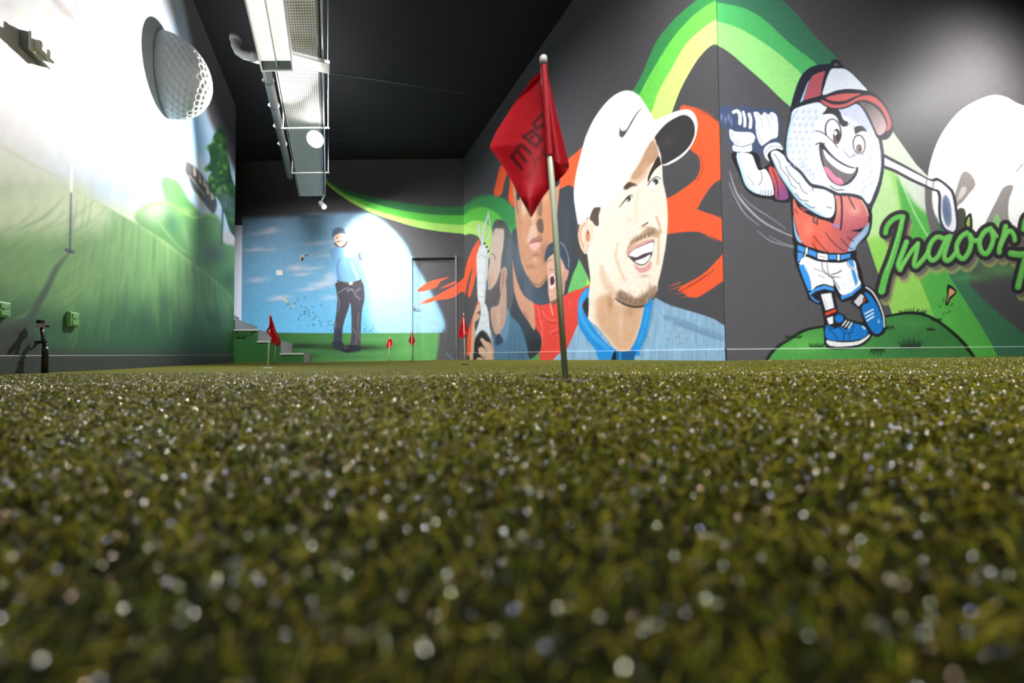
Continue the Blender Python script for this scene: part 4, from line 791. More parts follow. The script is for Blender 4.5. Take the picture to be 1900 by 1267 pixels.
cB.poly([(1500, 544), (1514, 534), (1530, 529), (1547, 534), (1547, 540), (1530, 536), (1515, 540), (1503, 548)], B2, 1, clip=9, smooth=False); cB.poly([(1560, 549), (1576, 545), (1597, 528), (1598, 533), (1580, 549), (1562, 556)], B2, 1, clip=9, smooth=False); cB.stroke([(1505, 550), (1512, 557), (1519, 560)], 3, B2, 1, clip=9)
for pts, w in (([(1525, 486), (1527, 500), (1538, 510), (1548, 516)], 1.4), ([(1534, 487), (1537, 505), (1540, 512)], 1.2), ([(1510, 498), (1526, 504), (1540, 514)], 1), ([(1543, 509), (1552, 507), (1561, 502)], 2), ([(1540, 512), (1550, 514), (1558, 514)], 1.2), ([(1542, 514), (1552, 526), (1558, 536)], 1.4), ([(1519, 510), (1530, 516)], 1), ([(1571, 484), (1576, 495), (1586, 500)], 1.4)): cB.stroke(pts, w, (60, 62, 70), 1, .85, clip=9)
# legs and shoes
cB.poly([(1518, 546), (1548, 542), (1556, 580), (1552, 606), (1530, 606), (1526, 580)], INK, 1, id=9, smooth=False); cB.poly([(1578, 562), (1600, 540), (1612, 548), (1606, 568), (1596, 575)], INK, 1, id=9, smooth=False)
cB.poly([(1523, 546), (1542, 543), (1548, 571), (1532, 576)], (222, 222, 226), 1.2, clip=9, smooth=False); cB.poly([(1531, 580), (1551, 573), (1552, 578), (1532, 586)], (212, 62, 40), 1, clip=9, smooth=False); cB.poly([(1534, 590), (1547, 586), (1547, 600), (1538, 602)], (226, 226, 230), 1, clip=9, smooth=False)
cB.poly([(1584, 560), (1597, 545), (1603, 549), (1600, 562), (1593, 569)], (196, 198, 208), 1.2, clip=9, smooth=False); cB.poly([(1604, 551), (1608, 554), (1603, 566), (1600, 566)], (196, 60, 40), 1, clip=9, smooth=False); cB.stroke([(1530, 556), (1534, 572)], 1, (110, 110, 116), 1, .7, clip=9)
SB = (22, 112, 188)
cB.poly([(1529, 600), (1545, 604), (1546, 584), (1556, 580), (1566, 584), (1574, 592), (1590, 596), (1606, 602), (1616, 616), (1617, 626), (1598, 642), (1562, 648), (1533, 644), (1529, 625)], INK, 1.1, id=9)
cB.poly([(1533, 604), (1548, 608), (1560, 606), (1572, 612), (1580, 600), (1594, 602), (1606, 608), (1610, 618), (1603, 626), (1586, 631), (1565, 632), (1534, 628)], SB, 1, clip=9)
cB.blob(1557, 591, 8, 7.5, SB, 1, clip=9, hard=1); cB.poly([(1534, 631), (1545, 633), (1566, 635), (1590, 633), (1604, 627), (1613, 620), (1612, 626), (1596, 638), (1575, 642), (1550, 643), (1536, 639)], (220, 220, 222), 1, clip=9)
for a in range(3): cB.stroke([(1563 + a * 5.5, 604 + a * 2.4), (1570 + a * 5.2, 595 + a * 1.8)], 2.4, (228, 230, 232), .9, clip=9)
for pts in ([(1534, 607), (1546, 610), (1556, 607), (1567, 616), (1579, 617), (1585, 602)], [(1538, 611), (1548, 620), (1554, 630)], [(1567, 617), (1565, 631)], [(1577, 618), (1576, 631)]): cB.stroke(pts, 1.4, (14, 30, 54), 1, .9, clip=9)
cB.poly([(1600, 604), (1606, 608), (1605, 612), (1599, 606)], (190, 220, 244), 1, .9, clip=9)
cB.poly([(1596, 578), (1598, 566), (1606, 556), (1600, 540), (1607, 530), (1622, 538), (1634, 560), (1643, 590), (1644, 612), (1636, 622), (1624, 625), (1612, 614), (1602, 596)], INK, 1.1, id=9)
cB.poly([(1600, 580), (1600, 568), (1607, 563), (1612, 560), (1604, 543), (1612, 545), (1624, 560), (1633, 580), (1639, 602), (1636, 614), (1627, 620), (1618, 614), (1608, 598)], SB, 1, clip=9)
cB.stroke([(1607, 533), (1618, 541), (1630, 560), (1639, 585), (1641, 606)], 2.6, (222, 222, 224), 1, clip=9)
for a in range(3): cB.stroke([(1605 + a * 1.8, 582 + a * 6.5), (1620 + a * .6, 574 + a * 6.5)], 2.6, (226, 228, 232), .9, clip=9)
cB.poly([(1630, 590), (1633, 600), (1628, 598)], (170, 210, 240), 1, .8, clip=9, smooth=False)
cB.grain(0.05, 5, 5, 8)
NAMES_B = {1: ('painted_band', 'green band coming down from the fold'), 2: ('painted_beam', 'fan of green beams'), 3: ('painted_letter', 'huge white brush letters'), 4: ('painted_hill', 'outlined green hill with grass tufts'),
           5: ('painted_tee', 'small flying tee'), 6: ('painted_lettering', 'green script lettering outlined in black'), 7: ('painted_swing_line', 'pale curved swing lines'), 8: ('painted_club', 'white golf club'),
           9: ('painted_cartoon_golfer', 'ball headed cartoon golfer in red cap, red shirt, white shorts and blue shoes')}

# ---- left wall
cL = Canvas(-80, -80, 445, 700, 1.6, (190, 188, 192))
cL.poly([(-90, -90), (330, -90), (352, 60), (378, 190), (396, 236), (420, 282), (445, 330), (445, 420), (300, 420), (-90, 300)], (196, 196, 202), 12, id=1, k=3, grad=(140, 100, 330, 200, (172, 198, 222)))
cL.poly([(300, -90), (338, 0), (350, 52), (368, 130), (384, 205), (400, 245), (416, 275), (438, 318), (460, 340), (460, -90)], BG, 14, 1, id=0)
cL.blob(240, 30, 26, 60, (190, 208, 224), .8, clip=1); cL.blob(320, -20, 16, 60, (196, 190, 196), .8, clip=1); cL.blob(366, 250, 20, 70, (126, 168, 204), .95, rot=-.3, clip=1); cL.blob(372, 310, 14, 20, (206, 214, 224), .6, clip=1)
cL.stroke([(88, -20), (118, 18), (142, 40), (158, 66)], [10, 16, 12, 4], (150, 136, 136), 10, .8, clip=1)
for (x, y) in ((30, 20), (48, 34), (100, 30), (112, 50), (90, 22)): cL.blob(x, y, 7, 14, (196, 206, 160), .5, rot=-.5, clip=1)
cL.blob(10, 10, 20, 12, (176, 170, 172), .6, clip=1)
# pale upper slopes
cL.poly([(-90, 240), (0, 262), (60, 300), (130, 345), (200, 372), (300, 400), (300, 500), (-90, 420)], (196, 206, 180), 40, .9, id=1, k=3)
cL.stroke([(-60, 250), (10, 275), (60, 306), (110, 328)], 5, (176, 168, 160), 8, .6, clip=1); cL.stroke([(10, 160), (60, 196), (110, 250), (150, 300)], 5, (190, 184, 184), 9, .5, clip=1); cL.stroke([(140, 380), (190, 398), (230, 412)], 8, (150, 158, 140), 8, .5, clip=1)
# rear hills
cL.poly([(250, 400), (275, 378), (305, 372), (335, 386), (360, 400), (385, 396), (402, 400), (412, 420), (415, 450), (445, 470), (445, 590), (400, 530), (330, 470), (270, 430)], (92, 146, 84), 8, id=2)
cL.poly([(300, 330), (330, 336), (350, 370), (372, 398), (340, 398), (310, 380)], (84, 142, 76), 8, id=2); cL.poly([(338, 342), (350, 344), (362, 366), (354, 368), (342, 356)], (150, 202, 90), 4, clip=2)
cL.blob(285, 390, 40, 30, (196, 212, 186), .75, clip=2); cL.blob(345, 392, 22, 10, (150, 194, 110), .6, clip=2); cL.blob(318, 416, 15, 28, (62, 116, 76), .9, rot=-.2, clip=2); cL.blob(372, 425, 18, 22, (70, 124, 74), .7, clip=2); cL.blob(346, 440, 8, 30, (134, 176, 128), .7, rot=-.25, clip=2); cL.blob(400, 415, 12, 16, (112, 140, 112), .8, clip=2)
cL.blob(400, 470, 28, 26, (72, 92, 88), .9, clip=2); cL.blob(425, 520, 18, 26, (58, 100, 70), .9, clip=2); cL.blob(380, 500, 22, 8, (120, 160, 96), .6, rot=.6, clip=2); cL.blob(330, 462, 18, 4, (130, 150, 140), .5, rot=.3, clip=2)
cL.stroke([(250, 402), (276, 382), (306, 376), (336, 390), (362, 404), (386, 399), (404, 404)], 3, (156, 198, 110), 4, .7, clip=2); cL.stroke([(285, 390), (300, 420), (330, 455), (350, 470)], 3, (146, 186, 120), 5, .6, clip=2)
# rocks and pines
cL.poly([(344, 302), (358, 306), (374, 324), (390, 346), (402, 374), (396, 396), (378, 376), (356, 346)], (60, 60, 64), 6, .95, id=3)
for (x, y, c) in ((352, 318, (70, 66, 68)), (362, 330, (60, 58, 62)), (372, 342, (66, 66, 70)), (382, 356, (56, 64, 64)), (392, 372, (58, 72, 74))): cL.blob(x, y, 8, 12, c, .95, rot=-.6, id=3, hard=3)
for (x, y) in ((360, 316), (370, 330), (378, 336), (384, 350), (392, 360)): cL.stroke([(x, y - 7), (x + 2, y + 8)], [2, 6], (190, 176, 156), 1.6, .8, clip=(3, 1))
cL.stroke([(352, 326), (366, 344), (380, 362)], 1.6, (196, 180, 150), 1.4, .9, id=3); cL.stroke([(366, 360), (376, 380), (383, 396)], 2.4, (196, 178, 140), 1.4, .9, id=3)
# tree
cL.poly([(408, 236), (415, 242), (420, 262), (421, 285), (426, 305), (430, 330), (438, 350), (445, 370), (445, 440), (428, 430), (418, 400), (405, 370), (392, 356), (386, 335), (392, 318), (384, 318), (380, 312), (390, 300), (388, 282), (384, 272), (394, 264), (396, 252), (402, 244)], (26, 66, 34), 2.4, id=4)
r_ = np.random.default_rng(12)
for k in range(150):
    y = 245 + 175 * r_.random() ** .9; hw = 8 + (y - 240) * .16
    x = 410 + (y - 240) * .1 + r_.normal() * hw * .6
    cL.blob(x, y, 3.6, 5, [(66, 116, 50), (16, 46, 28), (98, 146, 66), (34, 82, 48)][k % 4], .85, rot=r_.random() * 3, clip=4)
for (x, y) in ((385, 275), (383, 314), (395, 262), (393, 330), (396, 345)): cL.blob(x, y, 4, 5, (104, 160, 60), .9, id=4)
cL.blob(425, 380, 12, 26, (52, 74, 80), .8, clip=(4, 2)); cL.stroke([(414, 350), (413, 400), (411, 452)], 3.4, (50, 60, 78), 2, .9, id=4)
for k in range(9): cL.stroke([(402 + 4 * k, 352 + 2 * k), (404 + 4 * k, 376 + 3 * k)], 1.2, (130, 160, 190), 1, .5, clip=4)
# front slope
cL.poly([(-90, 350), (0, 348), (70, 344), (130, 350), (180, 374), (230, 402), (270, 424), (310, 450), (350, 482), (390, 512), (420, 538), (436, 562), (450, 590), (450, 720), (-90, 720)], (116, 162, 100), 5, id=5, k=3)
cL.poly([(-90, 300), (130, 330), (200, 385), (160, 430), (-90, 420)], (212, 222, 190), 60, .85, clip=5)
cL.poly([(-90, 560), (60, 560), (140, 580), (250, 560), (350, 590), (450, 620), (450, 720), (-90, 720)], (52, 100, 68), 90, .95, clip=5)
cL.stroke([(-90, 352), (20, 348), (90, 345), (150, 356)], 30, (176, 190, 156), 34, .8, clip=(1, 5), id=None)
cL.poly([(-90, 610), (40, 600), (80, 640), (160, 652), (450, 655), (450, 720), (-90, 720)], (60, 62, 60), 34, .9, clip=5)
cL.blob(20, 600, 60, 14, (82, 92, 82), .6, clip=5)
cL.stroke([(135, 350), (200, 380), (270, 424), (350, 482), (420, 538), (436, 562)], 6, (168, 200, 140), 8, .5, clip=5)
for k in range(150):
    x = r_.uniform(130, 440); top = 420 + max(0, x - 200) * .55; y = r_.uniform(top, 650); l = r_.uniform(30, 90)
    cc = [(160, 190, 110), (78, 132, 84), (110, 168, 96), (60, 104, 76)][k % 4]
    cL.stroke([(x, y - l), (x - 2 + 8 * (x - 250) / 250, y - l / 2), (x - 4 + 20 * (x - 250) / 250, y)], [1, 5, 1], cc, 5, .3, clip=5)
for k in range(50):
    x = r_.uniform(-20, 120); y = r_.uniform(420, 600); l = r_.uniform(40, 90)
    cL.stroke([(x, y), (x + l * .6, y - l * .3), (x + l, y - l * .7)], [1, 5, 1], [(150, 186, 110), (84, 136, 84)][k % 2], 6, .25, clip=5)
for q in ((250, 600, 30, 34), (305, 560, 14, 40), (320, 640, 60, 14), (410, 640, 40, 20), (395, 590, 16, 20), (230, 640, 60, 10)): cL.blob(*q[:4], (52, 92, 70), .55, clip=5)
cL.blob(436, 610, 14, 50, (44, 88, 44), .8, clip=5)
# painted flag stick, hole and its painted shadow
cL.stroke([(141, -60), (140, 24)], 2, (110, 140, 160), 1.4, .9, clip=1, smooth=False); cL.stroke([(139, 24), (136, 150), (132, 358)], [2, 5], (236, 236, 234), 1.6, .9, clip=(1, 5), smooth=False)
cL.stroke([(132, 358), (131, 410), (129.5, 464)], [3, 4.4], (72, 78, 92), 1.6, .95, clip=(5, 1), smooth=False); cL.stroke([(121, 463), (129, 466), (137, 468)], [4, 8, 4], (56, 62, 66), 2, .95, clip=5)
cL.stroke([(126, 472), (106, 496), (88, 532), (66, 572), (48, 610)], [3, 8, 11, 15, 20], (62, 84, 72), 7, .85, clip=5)
cL.grain(0.06, 14, 26, 6)
NAMES_L = {1: ('painted_sky', 'hazy pale sky and far slopes'), 2: ('painted_far_hill', 'folded green hills'), 3: ('painted_rock', 'dark rocks'), 4: ('painted_tree', 'tall dark green tree'), 5: ('painted_slope', 'sweeping green slope with a flagstick hole')}
# ------------------------------------------------------------------ walls
def axis(a, b, st): return np.linspace(a, b, max(2, int(round((b - a) / st)) + 1))
def px_axis(P0, D, pa, pb, st):
    n = int(abs(pb - pa) / st) + 1
    return np.array([plan_u(P0, D, p) for p in np.linspace(pa, pb, n)])
ZL = -0.16
# left wall (painted part) and the plain part behind the camera
uL = px_axis(L0, LD, -80, 428, 2.0); uL = np.append(uL, 4.75)
V = wall_grid(L0, LD, uL, np.concatenate([axis(ZL, 3.6, 0.0088), axis(3.62, CEIL, 0.02)]))
wall_left = mural(V, cL, NAMES_L, 'wall_left', label='left wall under a painted golf landscape')
raw('wall_left_rear', wall_grid(L0, LD, [(-3.2 - 2.1), uL[0]], [ZL, CEIL]).reshape(-1, 3), [(0, 1, 3, 2)], M_BLACK)['kind'] = 'structure'
e = MB(); e.box((L1[0] - 0.08, L1[1] - 0.02, (CEIL + ZL) / 2), (0.075, 0, 0), (0, 0.02, 0), (0, 0, (CEIL - ZL) / 2 - .001)); tag(e.build('trim_1', M_BLACK), kind='structure')
# right hand wall, first leaf (portraits), far corner to fold
AD = (CC - FR) / abs(CC[1] - FR[1]); AL = abs(CC[1] - FR[1])
uA = px_axis(FR, AD, 863, 1343, 1.35); uA[0] = 0; uA[-1] = AL
V = wall_grid(FR, AD, uA, np.concatenate([axis(ZL, 3.05, 0.0058), axis(3.07, CEIL, 0.05)]))
wall_right = mural(V, cA, NAMES_A, 'wall_right', label='charcoal wall of painted golfers')
# second leaf (cartoon)
uB = px_axis(CC, BD, 1344, 1985, 1.4); uB[0] = 0
V = wall_grid(CC, BD, uB, np.concatenate([axis(ZL, 3.4, 0.0062), axis(3.42, CEIL, 0.05)]))
wall_corner = mural(V, cB, NAMES_B, 'wall_corner', label='charcoal wall of the cartoon mural')
raw('wall_corner_end', wall_grid(CC, BD, [uB[-1], 4.6], [ZL, CEIL]).reshape(-1, 3), [(0, 1, 3, 2)], M_BLACK)['kind'] = 'structure'
EDD = (BR - B1) / np.linalg.norm(BR - B1)
raw('wall_side', wall_grid(B1, EDD, [0, np.linalg.norm(BR - B1)], [ZL, CEIL]).reshape(-1, 3), [(0, 1, 3, 2)], M_BLACK)['kind'] = 'structure'
raw('wall_back', wall_grid(BR, (LB - BR) / np.linalg.norm(LB - BR), [0, np.linalg.norm(LB - BR)], [ZL, CEIL]).reshape(-1, 3), [(0, 1, 3, 2)], M_BLACK)['kind'] = 'structure'
# far wall with its door opening
FW = np.array([FLX, 8.8]); FD = np.array([1.0, 0.0]); FLEN = FR[0] - FLX
DXL = at(765.5, 570, 8.8)[0]; DXR = at(845.5, 570, 8.8)[0]; DZT = at(800, 479, 8.8)[2]
uF = axis(0, FLEN, 0.0125)
uF[np.abs(uF - (DXL - FLX)).argmin()] = DXL - FLX; uF[np.abs(uF - (DXR - FLX)).argmin()] = DXR - FLX
zF = np.concatenate([axis(ZL, 3.95, 0.0122), axis(3.98, CEIL, 0.1)]); zF[np.abs(zF - DZT).argmin()] = DZT
V = wall_grid(FW, FD, uF, zF)
hole = lambda c: (c[:, 0] > DXL) & (c[:, 0] < DXR) & (c[:, 2] < DZT)
wall_far, (dv, dq, dc) = mural(V, cF, NAMES_F, 'wall_far', hole, None, np.array([0, 0.05, 0]), label='far wall with a painted golfer under a blue sky')
door = empty('door_1', ((DXL + DXR) / 2, 8.85, -0.02), 'flush door in the far wall painted over by the sky and brush strokes', 'door', kind='structure')
dp = raw('door_panel', dv - np.array(door.location), dq, M_PAINT, parent=door, color=dc)
def paint_box(name, cv, x0, x1, y0, y1, z0, z1, parent, nx=3, nz=120, shade=1.0):
    """a frame member in the far wall carrying the same pigment as the wall around it; front and inner faces"""
    xs = np.linspace(x0, x1, nx); zs = np.linspace(z0, z1, nz)
    X, Z = np.meshgrid(xs, zs); P = np.stack([X, np.full_like(X, y0), Z], -1).reshape(-1, 3); q = quads(nz, nx)
    px, py = project(P); C = cv.sample(px, py) * shade
    P2 = P.copy(); P2[:, 1] = y1
    n = len(P); b = []
    i = np.arange(n).reshape(nz, nx)
    for col in (0, nx - 1): b.append(np.stack([i[:-1, col], i[1:, col], i[1:, col] + n, i[:-1, col] + n], -1))
    for row in (0, nz - 1): b.append(np.stack([i[row, :-1], i[row, 1:], i[row, 1:] + n, i[row, :-1] + n], -1))
    return raw(name, np.concatenate([P, P2]) - np.array(parent.location), np.concatenate([q] + b), M_PAINT, parent=parent, color=np.concatenate([C, C]))
FWD = 0.045
paint_box('door_frame', cF, DXL - FWD, DXL, 8.765, 8.86, -.02, DZT + FWD, door)
tag(paint_box('door_frame', cF, DXR, DXR + FWD, 8.765, 8.86, -.02, DZT + FWD, door, shade=1.3), 'dark frame side with bright edge')
paint_box('door_frame', cF, DXL, DXR, 8.765, 8.86, DZT, DZT + FWD, door, nx=60, nz=4)
m = MB(); m.box((DXR + .006, 8.76, 1.25), (.006, 0, 0), (0, .004, 0), (0, 0, 1.05)); m.box((DXR + .03, 8.76, 1.25), (.004, 0, 0), (0, .004, 0), (0, 0, 1.05)); m.build('edge_strip', M_GREY, door)
hz = at(770, 572, 8.8)[2]
m = MB(); hx = DXL + .035
m.bevbox((hx, 8.838, hz), (.022, 0, 0), (0, 0, .05), (0, -.008, 0), .004)
m.tube([(hx, 8.835, hz), (hx, 8.79, hz), (hx + .02, 8.785, hz), (hx + .13, 8.785, hz - .002)], .010, 8)
m.build('handle', M_STEEL, door)
# return wall seen past the end of the left wall, stairwell closing walls
LAV = mat('pale_lavender_paint', (236, 240, 255), 0.6, var=0.03)
zb = at(441, 418, 8.8)[2]
raw('wall_stairwell', [(-8, 8.8, ZL), (FLX, 8.8, ZL), (FLX, 8.8, zb), (-8, 8.8, zb)], [(0, 1, 2, 3)], LAV)['kind'] = 'structure'
raw('wall_stairwell_upper', [(-8, 8.8, zb), (FLX, 8.8, zb), (FLX, 8.8, CEIL), (-8, 8.8, CEIL)], [(0, 1, 2, 3)], M_BLACK)['kind'] = 'structure'
raw('wall_stairwell_side', [(-8, 5.5, ZL), (-8, 8.8, ZL), (-8, 8.8, CEIL), (-8, 5.5, CEIL), (-4.2, 5.5, ZL), (-4.2, 5.5, CEIL)], [(0, 1, 2, 3), (4, 0, 3, 5)], M_BLACK)['kind'] = 'structure'
# ceiling with shallow panel joints
ce = raw('ceiling', [(-8, -3.4, CEIL), (8, -3.4, CEIL), (8, 9, CEIL), (-8, 9, CEIL)], [(0, 1, 2, 3)], M_CEIL); ce['kind'] = 'structure'
for (xa, ya, xb, yb) in ((600, 133, 862, 172), (452, 268, 870, 262)):
    a = at(xa, ya, 1.0); b = at(xb, yb, 1.0)
    k = CEIL - CAM_Z; a = cam_pos + (a - cam_pos) * k / (a[2] - CAM_Z); b = cam_pos + (b - cam_pos) * k / (b[2] - CAM_Z)
    dd = (b - a) / np.linalg.norm(b - a); nn = np.array([-dd[1], dd[0], 0])
    m = MB(); m.box(((a + b) / 2) - np.array([0, 0, .004]), dd * np.linalg.norm(b - a) / 2, nn * .012, (0, 0, .004)); m.build('joint_strip', M_DARK, ce)

# baseboards, carrying the mural down to the turf
def baseboard(name, P0, D, ua, ub, cv, st, side, lite=1.25, H=.131):
    us = np.linspace(ua, ub, max(2, int(abs(ub - ua) / st))); zs = np.array(list(np.linspace(ZL, H - .008, 34)) + [H - .006, H - .0035, H])
    V = wall_grid(P0, D, us, zs, side * .016); V[-1] = wall_grid(P0, D, us, zs[-1:], side * .010)[0]
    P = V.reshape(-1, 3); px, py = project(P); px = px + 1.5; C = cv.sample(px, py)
    C = C.reshape(len(zs), len(us), 3); C[-3:] = C[-3:] * .6 + .22 * lite; C = C.reshape(-1, 3)  # top rows lightened: the edge highlight is painted into the colour
    T = wall_grid(P0, D, us, [H], 0.0).reshape(-1, 3)
    n = len(P); q = quads(len(zs), len(us)); top = np.arange(n - len(us), n); tt = np.arange(n, n + len(us))
    q2 = np.stack([top[:-1], top[1:], tt[1:], tt[:-1]], -1)
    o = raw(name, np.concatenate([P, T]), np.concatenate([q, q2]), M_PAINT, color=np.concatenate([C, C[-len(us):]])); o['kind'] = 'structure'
    return o
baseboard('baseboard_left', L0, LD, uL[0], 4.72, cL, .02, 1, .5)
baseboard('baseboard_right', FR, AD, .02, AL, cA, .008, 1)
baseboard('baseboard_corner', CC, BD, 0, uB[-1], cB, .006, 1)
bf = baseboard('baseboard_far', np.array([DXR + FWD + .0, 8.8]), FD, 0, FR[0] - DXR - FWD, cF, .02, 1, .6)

# ------------------------------------------------------------------ the turf ground: gentle swells fixed by the wall feet and the flag holes
CP = np.array([(0, 0, -.047), (0, .3, -.042), (-.4, .3, -.045), (.4, .3, -.043), (0, .6, -.0375), (.14, .6, -.037), (-.5, .6, -.041), (.65, .6, -.040), (-1.0, .65, -.05), (1.2, .7, -.047),
               (0, .85, -.047), (-.6, .9, -.056), (.7, .95, -.054), (0, 1.25, -.085), (-.9, 1.3, -.086), (.9, 1.3, -.078), (1.6, 1.5, -.066), (-1.7, 1.4, -.075),
               (-2.7, 2.1, -.083), (-3.6, 4.15, -.098), (-4.79, 6.85, -.112), (-1.05, 8.8, -.133), (-2.2, 8.8, -.137), (-3.6, 8.8, -.142), (-5.6, 8.8, -.142), (.92, 4.54, -.083), (1.62, 3.03, -.071), (3.2, 3.4, -.073), (4.84, 3.77, -.074),
               (-2.11, 3.44, -.109), (-.46, 3.81, -.104), (-3.5, 6.0, -.114), (-1.55, 6.2, -.12), (-2.55, 8.3, -.127), (.6, 2.4, -.09), (-.8, 2.4, -.097), (2.4, 2.2, -.068),
               (-3, -3, -.06), (3, -3, -.06), (0, -1, -.055), (6.5, 0, -.06), (-6, 0, -.08), (6.5, 5, -.08), (0, -3.2, -.06)])
def tps_fit(P):
    n = len(P); d = np.hypot(P[:, None, 0] - P[None, :, 0], P[:, None, 1] - P[None, :, 1])
    K = np.where(d > 0, d * d * np.log(d + 1e-12), 0) + np.eye(n) * .02
    A = np.zeros((n + 3, n + 3)); A[:n, :n] = K; A[:n, n] = 1; A[:n, n + 1:] = P[:, :2]; A[n, :n] = 1; A[n + 1:, :n] = P[:, :2].T
    return np.linalg.solve(A, np.concatenate([P[:, 2], [0, 0, 0]]))
TW = tps_fit(CP)
def ground(x, y):
    x = np.asarray(x, float); y = np.asarray(y, float); s = TW[-3] + TW[-2] * x + TW[-1] * y
    for (a, b, _), w in zip(CP, TW[:-3]):
        d2 = (x - a) ** 2 + (y - b) ** 2
        s = s + w * 0.5 * d2 * np.log(d2 + 1e-18)
    return s + CAM_Z
def graded(a, b, n, p):       # dense around 0
    t = np.linspace(-1, 1, n); v = np.sign(t) * np.abs(t) ** p
    return np.where(v < 0, -v * a, v * b)
gx = graded(-8, 6.6, 260, 2.2); gy = np.concatenate([np.linspace(-3.3, -.05, 16), .6 + graded(-.62, 8.3, 330, 1.9)])
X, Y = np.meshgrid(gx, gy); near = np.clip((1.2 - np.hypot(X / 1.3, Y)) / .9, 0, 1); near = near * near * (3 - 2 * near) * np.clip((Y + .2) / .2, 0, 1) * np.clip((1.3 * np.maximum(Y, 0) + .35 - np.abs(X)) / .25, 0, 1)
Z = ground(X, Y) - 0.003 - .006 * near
turf = bpy.data.materials.new('turf_ground'); turf.use_nodes = True
nt = turf.node_tree; b = nt.nodes['Principled BSDF']; L = nt.links.new
tc = nt.nodes.new('ShaderNodeTexCoord')
n1 = nt.nodes.new('ShaderNodeTexNoise'); n1.inputs['Scale'].default_value = 160; n1.inputs['Detail'].default_value = 5; n1.inputs['Roughness'].default_value = .7; L(tc.outputs['Object'], n1.inputs['Vector'])
n2 = nt.nodes.new('ShaderNodeTexNoise'); n2.inputs['Scale'].default_value = 9; n2.inputs['Detail'].default_value = 3; L(tc.outputs['Object'], n2.inputs['Vector'])
r1 = nt.nodes.new('ShaderNodeValToRGB'); r1.color_ramp.elements[0].position = .3; r1.color_ramp.elements[0].color = (*lin((58, 62, 12)), 1); r1.color_ramp.elements[1].position = .72; r1.color_ramp.elements[1].color = (*lin((132, 130, 54)), 1)
L(n1.outputs['Fac'], r1.inputs[0])
mx = nt.nodes.new('ShaderNodeMix'); mx.data_type = 'RGBA'; mx.blend_type = 'MULTIPLY'; mx.inputs[0].default_value = 1
r2 = nt.nodes.new('ShaderNodeMapRange'); r2.inputs[1].default_value = .3; r2.inputs[2].default_value = .7; r2.inputs[3].default_value = .85; r2.inputs[4].default_value = 1.1
L(n2.outputs['Fac'], r2.inputs[0]); L(r1.outputs[0], mx.inputs[6]); L(r2.outputs[0], mx.inputs[7])
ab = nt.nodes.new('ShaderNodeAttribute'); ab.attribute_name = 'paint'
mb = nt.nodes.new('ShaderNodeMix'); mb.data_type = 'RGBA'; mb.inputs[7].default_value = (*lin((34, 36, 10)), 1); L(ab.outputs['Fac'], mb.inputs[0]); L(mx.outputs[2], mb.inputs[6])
L(mb.outputs[2], b.inputs['Base Color'])
b.inputs['Roughness'].default_value = .9; b.inputs['Specular IOR Level'].default_value = .1
bp = nt.nodes.new('ShaderNodeBump'); bp.inputs['Strength'].default_value = .9; bp.inputs['Distance'].default_value = .006
L(n1.outputs['Fac'], bp.inputs['Height']); L(bp.outputs['Normal'], b.inputs['Normal'])
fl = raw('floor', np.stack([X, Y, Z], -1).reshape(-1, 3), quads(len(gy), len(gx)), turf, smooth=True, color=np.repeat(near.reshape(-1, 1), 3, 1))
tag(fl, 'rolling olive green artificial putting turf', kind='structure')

# the pile of the turf: curled fibres and loose glossy flakes added for sparkle
M_BLADE = bpy.data.materials.new('turf_fibre'); M_BLADE.use_nodes = True
nt = M_BLADE.node_tree; b = nt.nodes['Principled BSDF']
a = nt.nodes.new('ShaderNodeAttribute'); a.attribute_name = 'paint'; nt.links.new(a.outputs['Color'], b.inputs['Base Color'])
b.inputs['Roughness'].default_value = .6; b.inputs['Specular IOR Level'].default_value = .12
M_GLINT = bpy.data.materials.new('glint_flake'); M_GLINT.use_nodes = True
nt = M_GLINT.node_tree; b = nt.nodes['Principled BSDF']; a = nt.nodes.new('ShaderNodeAttribute'); a.attribute_name = 'paint'; nt.links.new(a.outputs['Color'], b.inputs['Base Color'])
b.inputs['Roughness'].default_value = .24; b.inputs['Metallic'].default_value = .9
HOLES = []
def fibres(n, y0, y1, d0, seed):
    r = np.random.default_rng(seed)
    # area density falls with distance; sample y by rejection
    ys = []; xs = []
    while len(ys) < n:
        y = r.uniform(y0, y1, n * 3); w = 2.6 * np.maximum(y, 0) + .7; dens = np.minimum(1.0, (d0 / np.maximum(np.abs(y), 1e-3)) ** 1.6)
        ok = r.random(n * 3) < (w * dens) / ((w * dens).max())
        y = y[ok]; hw = 1.3 * np.maximum(y, 0) + .35; x = r.uniform(-1, 1, len(y)) * hw
        ok = r.random(len(y)) < np.clip((hw - np.abs(x)) / .25, 0, 1) * np.clip((y + .2) / .2, 0, 1) * np.clip((y1 - y) / (.4 * y1), 0, 1)
        ok &= (x - 1.62) * -.225 + (y - 3.03) * .974 < -.05
        ok &= (x + 2.70) * .915 + (y - 2.10) * .403 > .03
        for hx, hy, hr in HOLES: ok &= (x - hx) ** 2 + (y - hy) ** 2 > hr * hr
        ys += list(y[ok]); xs += list(x[ok])
    return np.array(xs[:n]), np.array(ys[:n]), r
HOLES.append((at(1049, 699, .597)[0], .60, .043))
x, y, r = fibres(152000, -.2, 3.0, .3, 21)
n = len(x); g = ground(x, y)
sc = 1 + .9 * np.abs(y)
nf = np.clip(.45 + np.abs(y) * 2.2, .55, 1.0); hh = r.uniform(.005, .0095, n) * nf; wd = r.uniform(.0006, .0010, n) * sc * nf
th = r.uniform(0, 2 * math.pi, n); lean = r.uniform(.2, 1.2, n) * hh * (1 + .3 * y)
ph = th + r.normal(0, .9, n); side = np.stack([-np.sin(ph), np.cos(ph), r.normal(0, .25, n)], -1) * wd[:, None] / 2
b0 = np.stack([x, y, g - .007], -1)
